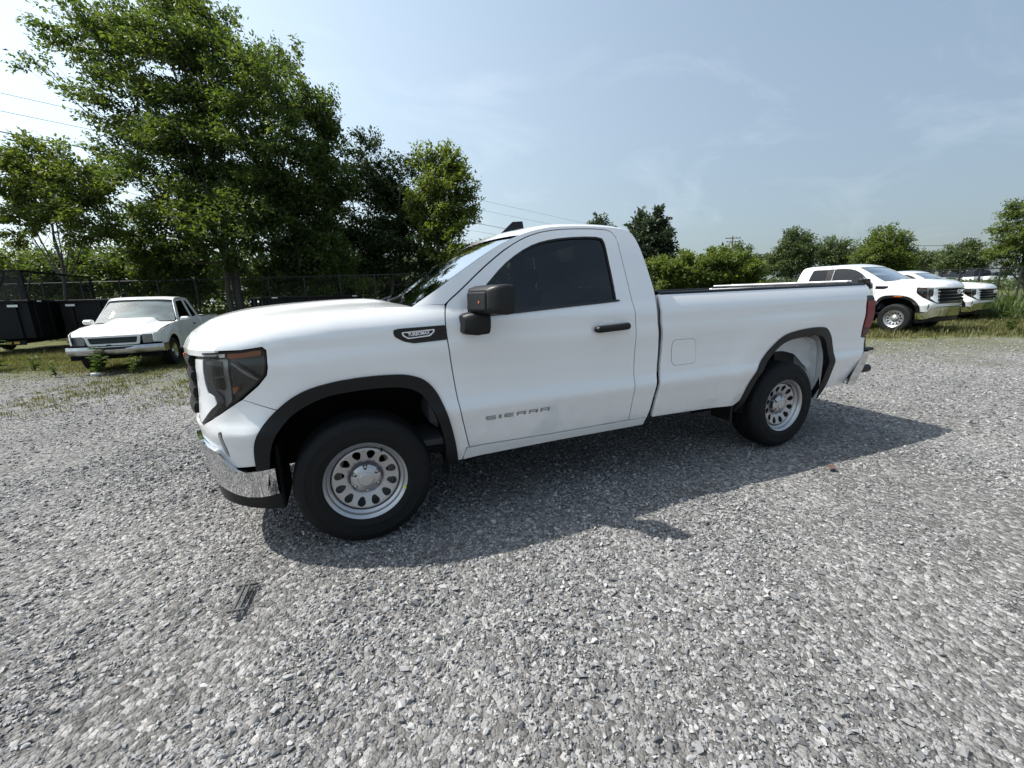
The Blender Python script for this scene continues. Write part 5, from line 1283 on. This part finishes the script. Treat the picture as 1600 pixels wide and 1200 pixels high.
wire((-38, 40.4, 16), (90, 125.0, 16), 0., 'third overhead wire from the top behind the big tree', .045)
wire((-38, 40.4, 14.4), (90, 125.0, 14.4), 0., 'lowest overhead wire behind the big tree')
wire((95, 57.5, 9.6), (190, 33, 9.6), .5, 'upper overhead wire above the far lot', .05)
wire((95, 76, 9.6), (190, 46, 9.6), .6, 'lower overhead wire above the far lot', .09)

# ------------------------------------------------------------------ trees
tree('maple_tree', (-4.66, 21.33, 0.0), [((-6.56, 25.2, 14.0), (3.24, 2.06, 1.91)), ((-9.55, 26.45, 14.24), (2.62, 1.57, 1.3)), ((-12.87, 28.73, 13.6), (1.23, 0.66, 0.42)), ((-4.62, 23.98, 12.12), (3.24, 2.35, 2.62)), ((-8.34, 25.18, 10.87), (2.47, 1.67, 1.7)), ((-2.0, 21.29, 9.78), (1.82, 1.9, 2.93)), ((-5.82, 23.73, 8.98), (3.86, 2.53, 2.47)), ((-3.17, 22.2, 6.93), (3.24, 2.35, 2.62)), ((-6.99, 23.54, 6.14), (3.4, 2.28, 2.31)), ((-9.49, 26.24, 8.67), (1.46, 1.17, 1.46)), ((-1.46, 24.1, 13.34), (1.04, 0.96, 1.36)), ((-5.42, 26.23, 15.69), (1.94, 1.36, 1.46)), ((-4.62, 21.09, 4.4), (2.64, 1.7, 1.61)), ((-7.95, 23.41, 3.9), (2.16, 1.48, 1.54))], 115000, 0.17, 'maple_leaf', 'tallest maple on the left, its crown blown towards the left edge', trunk_r=.20, seed=11, wind=(-.62, .2, .28), stems=3, shell=.12)
tree('maple_tree', (-2.85, 21.68, 0.0), [((-0.16, 22.69, 9.49), (1.1, 1.48, 2.59)), ((0.33, 21.93, 7.09), (1.23, 1.21, 1.78)), ((-1.14, 22.09, 5.23), (1.94, 1.56, 1.94)), ((-0.41, 21.42, 3.61), (1.46, 1.17, 1.46)), ((-2.06, 22.1, 3.67), (1.62, 1.17, 1.3))], 40000, 0.17, 'maple_leaf', 'maple right of the tallest one, with drooping dark branches', trunk_r=.15, seed=12, stems=2, shell=.12)
tree('maple_tree', (-10.63, 20.67, 0.0), [((-10.85, 22.07, 7.39), (1.71, 1.02, 0.84)), ((-11.93, 22.28, 6.39), (1.44, 0.98, 1.0)), ((-9.62, 21.34, 6.32), (1.44, 1.0, 1.05)), ((-11.72, 21.86, 4.97), (1.31, 0.84, 0.79)), ((-9.29, 20.87, 4.9), (1.18, 0.94, 1.18)), ((-10.54, 21.56, 5.71), (1.05, 0.68, 0.66))], 24000, 0.14, 'light_leaf', 'small thin trunked tree at the far left behind the black dump trailer', trunk_r=.10, seed=13, wind=(-.6, .2, .1), shell=.3)
tree('broadleaf_tree', (2.33, 23.05, 0.0), [((2.82, 23.91, 5.64), (2.3, 1.96, 2.59)), ((3.46, 23.18, 3.62), (2.78, 1.93, 2.04)), ((1.25, 24.12, 3.87), (1.41, 1.3, 1.85)), ((2.37, 24.97, 9.47), (1.19, 1.01, 1.33)), ((4.39, 23.69, 7.41), (1.85, 1.41, 1.67)), ((2.71, 24.46, 7.82), (1.67, 1.19, 1.3)), ((5.27, 22.28, 2.84), (1.67, 1.19, 1.3))], 46000, 0.17, 'dark_leaf', 'dense dark tree just left of the windshield of the nearest pickup', trunk_r=.14, seed=14, shell=.4, fork=.2, stems=2)
tree('broadleaf_tree', (4.98, 19.81, 0.0), [((5.64, 20.97, 7.36), (1.43, 1.18, 1.53)), ((6.79, 20.4, 6.89), (0.81, 0.52, 0.48)), ((4.99, 20.85, 5.71), (1.53, 1.22, 1.53)), ((5.44, 20.28, 4.03), (1.29, 1.06, 1.36)), ((5.08, 21.47, 8.54), (0.68, 0.54, 0.68)), ((6.27, 20.37, 5.84), (0.85, 0.61, 0.68))], 23000, 0.17, 'light_leaf', 'lighter green tree with loose shoots just above the windshield', trunk_r=.10, seed=15, wind=(.35, -.1, .3), shell=.3)
tree('shrub', (-15.42, 27.89, 0.0), [((-15.4, 27.92, 3.33), (1.99, 1.39, 1.49)), ((-16.35, 28.24, 3.1), (1.19, 0.96, 1.19)), ((-14.5, 27.51, 3.13), (1.19, 0.96, 1.19))], 11000, 0.15, 'light_leaf', 'shrub behind the fence at the far left edge', cat='shrub', trunk_r=.04, seed=20, group='shrubs behind the fence', shell=.2, fork=.1, stems=3)
tree('shrub', (-12.5, 26.7, 0.0), [((-12.48, 26.73, 3.23), (1.66, 1.26, 1.49)), ((-13.28, 26.99, 3.0), (1.0, 0.88, 1.19)), ((-11.73, 26.38, 3.05), (1.0, 0.88, 1.19))], 11000, 0.15, 'maple_leaf', 'shrub behind the fence above the left trailers', cat='shrub', trunk_r=.04, seed=21, group='shrubs behind the fence', shell=.2, fork=.1, stems=3)
tree('shrub', (-9.89, 25.63, 0.0), [((-9.87, 25.66, 3.15), (1.82, 1.39, 1.66)), ((-10.75, 25.96, 2.92), (1.09, 0.97, 1.33)), ((-9.05, 25.28, 2.96), (1.09, 0.97, 1.33))], 11000, 0.15, 'maple_leaf', 'shrub behind the fence above the roof of the old compact pickup', cat='shrub', trunk_r=.04, seed=22, group='shrubs behind the fence', shell=.2, fork=.1, stems=3)
tree('shrub', (-7.29, 24.54, 0.0), [((-7.28, 24.56, 2.91), (1.82, 1.39, 1.66)), ((-8.15, 24.86, 2.67), (1.09, 0.97, 1.33)), ((-6.45, 24.19, 2.72), (1.09, 0.97, 1.33))], 11000, 0.15, 'maple_leaf', 'shrub behind the fence right of the old compact pickup', cat='shrub', trunk_r=.04, seed=23, group='shrubs behind the fence', shell=.2, fork=.1, stems=3)
tree('shrub', (-2.73, 22.6, 0.0), [((-2.71, 22.62, 2.44), (2.16, 1.39, 1.33)), ((-3.74, 22.98, 2.21), (1.29, 0.94, 1.06)), ((-1.73, 22.19, 2.24), (1.29, 0.94, 1.06))], 11000, 0.15, 'light_leaf', 'bright shrub behind the fence above the low trailer', cat='shrub', trunk_r=.04, seed=24, group='shrubs behind the fence', shell=.2, fork=.1, stems=3)
tree('shrub', (-0.15, 21.46, 0.0), [((-0.14, 21.49, 1.97), (1.82, 1.15, 1.06)), ((-1.01, 21.78, 1.73), (1.09, 0.78, 0.85)), ((0.69, 21.11, 1.78), (1.09, 0.78, 0.85))], 11000, 0.15, 'light_leaf', 'shrub behind the fence at the right end of the low trailer', cat='shrub', trunk_r=.04, seed=25, group='shrubs behind the fence', shell=.2, fork=.1, stems=3)
tree('pine_tree', (26.11, 36.84, 0.0), [((26.83, 38.09, 8.51), (0.53, 0.35, 0.35)), ((26.45, 38.12, 7.98), (0.7, 0.44, 0.41)), ((27.15, 37.82, 7.89), (0.7, 0.44, 0.41)), ((26.64, 37.76, 6.75), (1.05, 0.7, 0.7)), ((26.04, 37.69, 5.4), (1.17, 0.79, 0.82)), ((27.11, 37.2, 5.17), (1.17, 0.79, 0.82)), ((26.32, 37.21, 3.83), (1.4, 0.89, 0.82))], 9000, 0.42, 'pine_needle', 'pine top just above the cab roof of the nearest pickup', trunk_r=.15, seed=31, wind=(0,0,.5), spray=8, group="pines behind the pickup")
tree('pine_tree', (27.91, 30.49, 0.0), [((28.58, 31.65, 7.51), (1.35, 1.0, 1.14)), ((27.7, 31.7, 6.21), (1.24, 1.04, 1.35)), ((29.39, 30.97, 5.98), (0.93, 0.91, 1.35)), ((28.4, 31.09, 4.8), (1.56, 1.12, 1.24)), ((27.23, 31.5, 4.53), (0.83, 0.66, 0.83)), ((28.82, 30.6, 3.39), (1.56, 0.95, 0.83)), ((27.52, 31.03, 3.01), (1.45, 0.87, 0.73))], 14000, 0.40, 'pine_needle', 'bushy pine right behind the cab of the nearest pickup', trunk_r=.16, seed=32, wind=(0,0,.5), spray=8, shell=.3, group="pines behind the pickup")
tree('vine_hedge', (24.84, 20.62, 0.0), [((22.2, 22.01, 2.43), (1.63, 1.12, 1.17)), ((24.15, 21.25, 2.55), (1.75, 1.2, 1.24)), ((26.07, 20.46, 2.44), (1.63, 1.15, 1.24)), ((27.62, 19.75, 2.07), (1.24, 0.87, 0.93)), ((27.46, 22.35, 3.49), (1.49, 0.86, 0.66)), ((24.58, 22.34, 3.25), (1.13, 0.68, 0.56)), ((28.8, 21.72, 3.11), (1.0, 0.6, 0.5))], 48000, 0.20, 'light_leaf', 'long vine covered hedge behind the bed of the nearest pickup', cat="hedge", trunk_r=.05, seed=33, wind=(.1,0,.25), stems=4, shell=.35, fork=.1)
tree('distant_tree', (55.81, 35.99, 0.0), [((56.22, 36.7, 5.77), (2.14, 1.83, 2.42)), ((54.62, 36.96, 4.16), (1.71, 1.43, 1.85)), ((57.39, 35.87, 4.23), (1.85, 1.48, 1.85))], 18000, 0.27, 'far_leaf', 'round tree left of the parked double cab pickup, far behind', trunk_r=.25, seed=40, wind=(0,0,.2), group='distant trees', shell=.45)
tree('distant_tree', (68.85, 38.46, 0.0), [((69.33, 39.28, 6.32), (2.89, 1.93, 1.93)), ((67.41, 39.74, 4.98), (2.41, 1.74, 1.93)), ((70.95, 38.3, 4.86), (2.41, 1.74, 1.93))], 16000, 0.28, 'far_leaf', 'broad tree right behind the roof of the double cab pickup', trunk_r=.25, seed=41, wind=(0,0,.2), group='distant trees', shell=.45)
tree('distant_tree', (63.68, 29.45, 0.0), [((64.13, 30.21, 5.74), (2.56, 1.94, 2.29)), ((62.29, 30.69, 4.61), (2.02, 1.62, 2.02)), ((65.44, 29.31, 4.12), (1.89, 1.51, 1.89)), ((64.24, 29.62, 3.37), (2.56, 1.62, 1.48))], 24000, 0.26, 'light_leaf', 'brightest round tree behind the hood of the double cab pickup', trunk_r=.25, seed=42, wind=(0,0,.2), group='distant trees', shell=.45)
tree('distant_tree', (79.23, 59.8, 0.0), [((78.61, 60.8, 5.83), (2.64, 1.67, 1.54)), ((81.4, 59.66, 5.74), (1.98, 1.41, 1.54))], 7000, 0.40, 'far_leaf', 'distant tree between the utility pole and the round tree', trunk_r=.25, seed=43, wind=(0,0,.2), group='distant trees', shell=.45)
tree('distant_tree', (125.87, 51.88, 0.0), [((125.03, 53.33, 6.32), (3.45, 1.82, 1.11)), ((128.45, 52.0, 6.5), (2.96, 1.67, 1.23))], 7000, 0.40, 'far_leaf', 'low distant trees over the brick building', trunk_r=.25, seed=44, wind=(0,0,.2), group='distant trees', shell=.45)
tree('distant_tree', (123.13, 45.22, 0.0), [((123.47, 46.35, 6.79), (3.42, 2.28, 2.28)), ((121.41, 46.82, 5.25), (2.97, 1.92, 1.83)), ((126.23, 44.94, 5.5), (2.74, 1.83, 1.83))], 12000, 0.40, 'far_leaf', 'distant dark tree right of the brick building', trunk_r=.25, seed=45, wind=(0,0,.2), group='distant trees', shell=.45)
tree('distant_tree', (67.23, 53.58, 0.0), [((68.05, 54.32, 7.17), (1.36, 1.24, 1.75)), ((67.05, 54.41, 5.84), (1.56, 1.17, 1.36))], 6000, 0.36, 'far_leaf', 'distant tree directly behind the utility pole', trunk_r=.25, seed=46, wind=(0,0,.2), group='distant trees', shell=.45)
tree('locust_tree', (34.02, 8.11, 0.0), [((33.86, 8.99, 4.47), (1.02, 0.81, 1.02)), ((33.41, 8.87, 3.15), (1.29, 0.87, 0.88)), ((33.79, 8.52, 2.31), (1.36, 0.81, 0.68)), ((32.71, 9.34, 4.01), (0.54, 0.33, 0.27)), ((32.57, 9.09, 2.68), (0.61, 0.41, 0.41))], 11000, 0.12, 'light_leaf', 'feathery light green tree cut by the right edge of the picture', trunk_r=.12, seed=51, wind=(-.5,.1,0), shell=.2, droop=.3)

# ------------------------------------------------------------------ far wood that reads as one mass, grass, weeds
def mass(name, pts, n, L_, mat, label, hmin, hmax, depth, seed, kind='stuff'):
    r = np.random.default_rng(seed); pts = np.array(pts, float); t = r.uniform(0, len(pts)-1.001, n); i = t.astype(int); f_ = (t-i)[:, None]
    q = pts[i]*(1-f_)+pts[i+1]*f_; h = hmin+(hmax-hmin)*(.5+.5*noise2(q[:, 0], q[:, 1], seed, .8))
    off = r.normal(0, depth, (n, 2)); z = h*np.sqrt(r.uniform(size=n))*np.exp(-(np.abs(off).sum(1)/(4*depth))**2)
    P_ = np.stack([q[:, 0]+off[:, 0], q[:, 1]+off[:, 1], z], 1); D_ = r.normal(size=(n, 3))+np.array([0, 0, .4])
    V, F = leaves(P_, D_, L_*np.exp(r.normal(0, .25, n)), r); return tag(array_mesh(name, V, F, mat), label, kind=kind)
mass('far_wood', [(-60, 62), (-30, 54), (0, 50), (22, 52), (40, 62)], 40000, .60, 'far_leaf', 'sunlit far wood showing between the trunks', 4.5, 8.0, 1.8, 61)
mass('undergrowth', [(-20, 26.5), (-10, 23.5), (-3, 22.5), (3, 22.6), (8, 21.5)], 26000, .17, 'light_leaf', 'tangled undergrowth at the foot of the trees', .7, 1.9, .7, 62)
mass('low_scrub', [(36, 44), (48, 38), (62, 33), (80, 27), (96, 18)], 20000, .34, 'far_leaf', 'low scrub in front of the far lot', 1.0, 2.3, 1.3, 63)
mass('bank_brush', [(32, 31), (38.4, 26.6), (42, 24.5), (50, 21.5)], 16000, .24, 'far_leaf', 'brush growing along the fence left of the parked pickups', 1.5, 2.5, .8, 65)
mass('hedge_bottom', [(17, 24.5), (22, 22.5), (26.5, 21.3), (30, 19.6)], 20000, .19, 'light_leaf', 'tangled growth at the foot of the vine hedge', 1.3, 2.2, .55, 64)
def blades(name, x, y, h, mat, label, seed, per=9, spread=.06, wid=.0045, parent=None, z0=None):
    r = np.random.default_rng(seed); n = len(x); X = np.repeat(x, per)+r.normal(0, spread, n*per); Y = np.repeat(y, per)+r.normal(0, spread, n*per); H = np.repeat(h, per)*np.exp(r.normal(0, .3, n*per))
    Z = gz(X, Y); a = r.uniform(0, 2*PI, n*per); lean = r.uniform(.1, .9, n*per)*H; W_ = wid*(1+H)*np.exp(r.normal(0, .2, n*per))
    p0 = np.stack([X-np.sin(a)*W_, Y+np.cos(a)*W_, Z], 1); p1 = np.stack([X+np.sin(a)*W_, Y-np.cos(a)*W_, Z], 1)
    m0 = np.stack([X+np.cos(a)*lean*.35, Y+np.sin(a)*lean*.35, Z+H*.62], 1); tp = np.stack([X+np.cos(a)*lean, Y+np.sin(a)*lean, Z+H*.95], 1)
    sv = np.stack([np.sin(a)*W_, -np.cos(a)*W_, 0*a], 1)*.8
    V = np.stack([p0, p1, m0+sv, m0-sv, tp], 1).reshape(-1, 3); b = np.arange(len(X))[:, None]*5
    F = np.concatenate([b+np.array([[0, 1, 2]]), b+np.array([[0, 2, 3]]), b+np.array([[3, 2, 4]])], 0)
    return tag(array_mesh(name, V, F, mat), label, kind='stuff')
def grass_fields():
    r = np.random.default_rng(71)
    # thin grass invading the lot edge on the left
    n = 60000; x = r.uniform(-13, 3, n); y = r.uniform(4, 16.5, n); e = lot_edge(x, y)
    k = noise2(x, y, 5, .9)*2.2+noise2(x, y, 8, 2.2)*.9; p = np.clip((e+3.2+k)*.28, 0, 1)*np.clip(.35+.5*noise2(x, y, 9, 1.6)+.25*(e > 1.0), .03, 1)+np.clip((e+5.6)*.25, 0, 1)*np.clip(noise2(x, y, 12, 1.1)*1.6-.25, 0, .8)
    m = r.uniform(size=n) < p; x, y = x[m], y[m]
    blades('grass', x, y, r.uniform(.02, .06, len(x))+.05*(lot_edge(x, y) > 1.6), 'grass_blade', 'thin yellowing grass at the left edge of the gravel', 72, per=8, spread=.05, wid=.004)
    n = 30000; x = r.uniform(10.5, 34, n); y = r.uniform(-6, 13, n); e = lot_edge(x, y)
    k = noise2(x, y, 5, .9)*1.2; m = (e+.2+k > r.uniform(-.5, 1.2, n)) & (r.uniform(size=n) < .8); x, y = x[m], y[m]
    blades('grass', x, y, r.uniform(.05, .14, len(x)), 'grass_blade', 'longer grass under the white pickups on the right', 73, per=8, spread=.07, wid=.006)
    n = 3000; x = r.uniform(21.5, 36, n); y = r.uniform(-7, 9.5, n); m = (lot_edge(x, y) > 3.4) & (x > 23.0-.1*y) ; x, y = x[m], y[m]
    blades('tall_weeds', x, y, r.uniform(.28, .62, len(x)), 'weed_leaf', 'tall green weeds at the right edge beside the pickups', 74, per=14, spread=.12, wid=.012)
grass_fields()
def weed(x, y, h, n, label, seed, mat='weed_leaf'):
    r = np.random.default_rng(seed); z0 = float(gz(x, y)); root = empty('weed', (x, y, z0)); tag(root, label, 'weed', 'weeds at the lot edge')
    st = MB(); P_ = []; D_ = []
    for k in range(n):
        a = r.uniform(0, 6.28); l = r.uniform(.02, .45)*h; hh = h*r.uniform(.55, 1.0); pts = [(math.cos(a)*l*t**1.5, math.sin(a)*l*t**1.5, hh*t-.02) for t in np.linspace(0, 1, 5)]; st.tube(pts, [.006, .005, .004, .003, .002], 5)
        for t in np.linspace(.15, 1, 16):
            P_.append((math.cos(a)*l*t**1.5, math.sin(a)*l*t**1.5, hh*t)); b = r.uniform(0, 6.28); D_.append((math.cos(b), math.sin(b), r.uniform(-.1, .7)))
    st.build('stem', 'weed_leaf', root); P_ = np.array(P_); V, F = leaves(P_, np.array(D_), .11*h/.6*np.exp(r.normal(0, .3, len(P_))), r, .32); array_mesh('foliage', V, F, mat, root)
weed(-4.95, 9.05, .62, 9, 'bushy weed growing against the bumper of the old compact pickup', 81)
weed(-4.35, 8.95, .45, 6, 'small weed under the left headlight of the old compact pickup', 82)
weed(-7.9, 11.4, .95, 6, 'tall weed in front of the black dump trailer', 83)
weed(-5.75, 9.25, .36, 5, 'short weed under the right headlight of the old compact pickup', 84)
weed(-6.9, 10.9, .42, 5, 'short weed between the dump trailer and the old compact pickup', 85)
weed(17.3, 3.2, .55, 6, 'weed in front of the bumper of the double cab pickup', 86)
weed(-2.62, 1.62, .07, 5, 'tiny green tuft in the gravel near the left edge', 87)

# ------------------------------------------------------------------ small things lying about
bt = empty('bottle', (-4.98, 9.0, .035), .5); tag(bt, 'crushed clear bottle with red cap lying on the gravel', 'bottle')
MB().lathe([(.0, -.09), (.028, -.09), (.032, -.06), (.029, -.02), (.032, .03), (.028, .07), (.012, .10), (.012, .12)], 14, axis='x').build('body', 'white_mark', bt)
MB().lathe([(.0, .142), (.014, .141), (.0145, .1205)], 12, axis='x').build('cap', 'red_mark', bt)
# dark plastic clip lying in the foreground gravel
pbr('clip_plastic', (.065, .065, .067), .55)
cl = empty('plastic_clip', (-.635, -.225, .012), math.radians(97)); tag(cl, 'grey plastic clip shaped like a capital I lying on the gravel', 'clip'); cl.rotation_euler = (.03, -.05, math.radians(84)); cl.scale = (.70, .70, .70); cl.location.z = .011
MB().box((-.115, -.030, 0), (.115, -.012, .018), .003).build('bar', 'clip_plastic', cl); MB().box((-.115, .004, 0), (.115, .022, .018), .003).build('bar', 'clip_plastic', cl)
for s_ in (-1, 1):
    e_ = MB().box((s_*.124-.008, -.062, 0), (s_*.124+.008, .050, .020), .003).build('end_bar', 'clip_plastic', cl)
    MB().tube([(s_*.133, -.045, .012), (s_*.160, -.045, .012), (s_*.168, -.030, .012), (s_*.168, .0, .012), (s_*.158, .012, .012), (s_*.133, .012, .012)], .006, 6).tube([(s_*.133, -.017, .012), (s_*.165, -.017, .012)], .005, 6).build('loop', 'clip_plastic', cl)
pbr('dead_leaf', (.11, .055, .04), .8)
dl_ = mesh_obj('dead_leaf', [(-.05, 0, .0), (-.015, .03, .012), (.03, .022, .008), (.06, 0, .016), (.028, -.024, .008), (-.018, -.028, .012), (0, 0, .002), (-.05, 0, -.003), (.06, 0, .012)], [(0, 6, 1), (1, 6, 2), (2, 6, 3), (3, 6, 4), (4, 6, 5), (5, 6, 0)], 'dead_leaf'); dl_.location = (3.43, -.47, .014); dl_.rotation_euler = (.1, .1, .4)
tag(dl_, 'reddish brown dry leaf on the gravel beside the truck shadow', 'leaf')
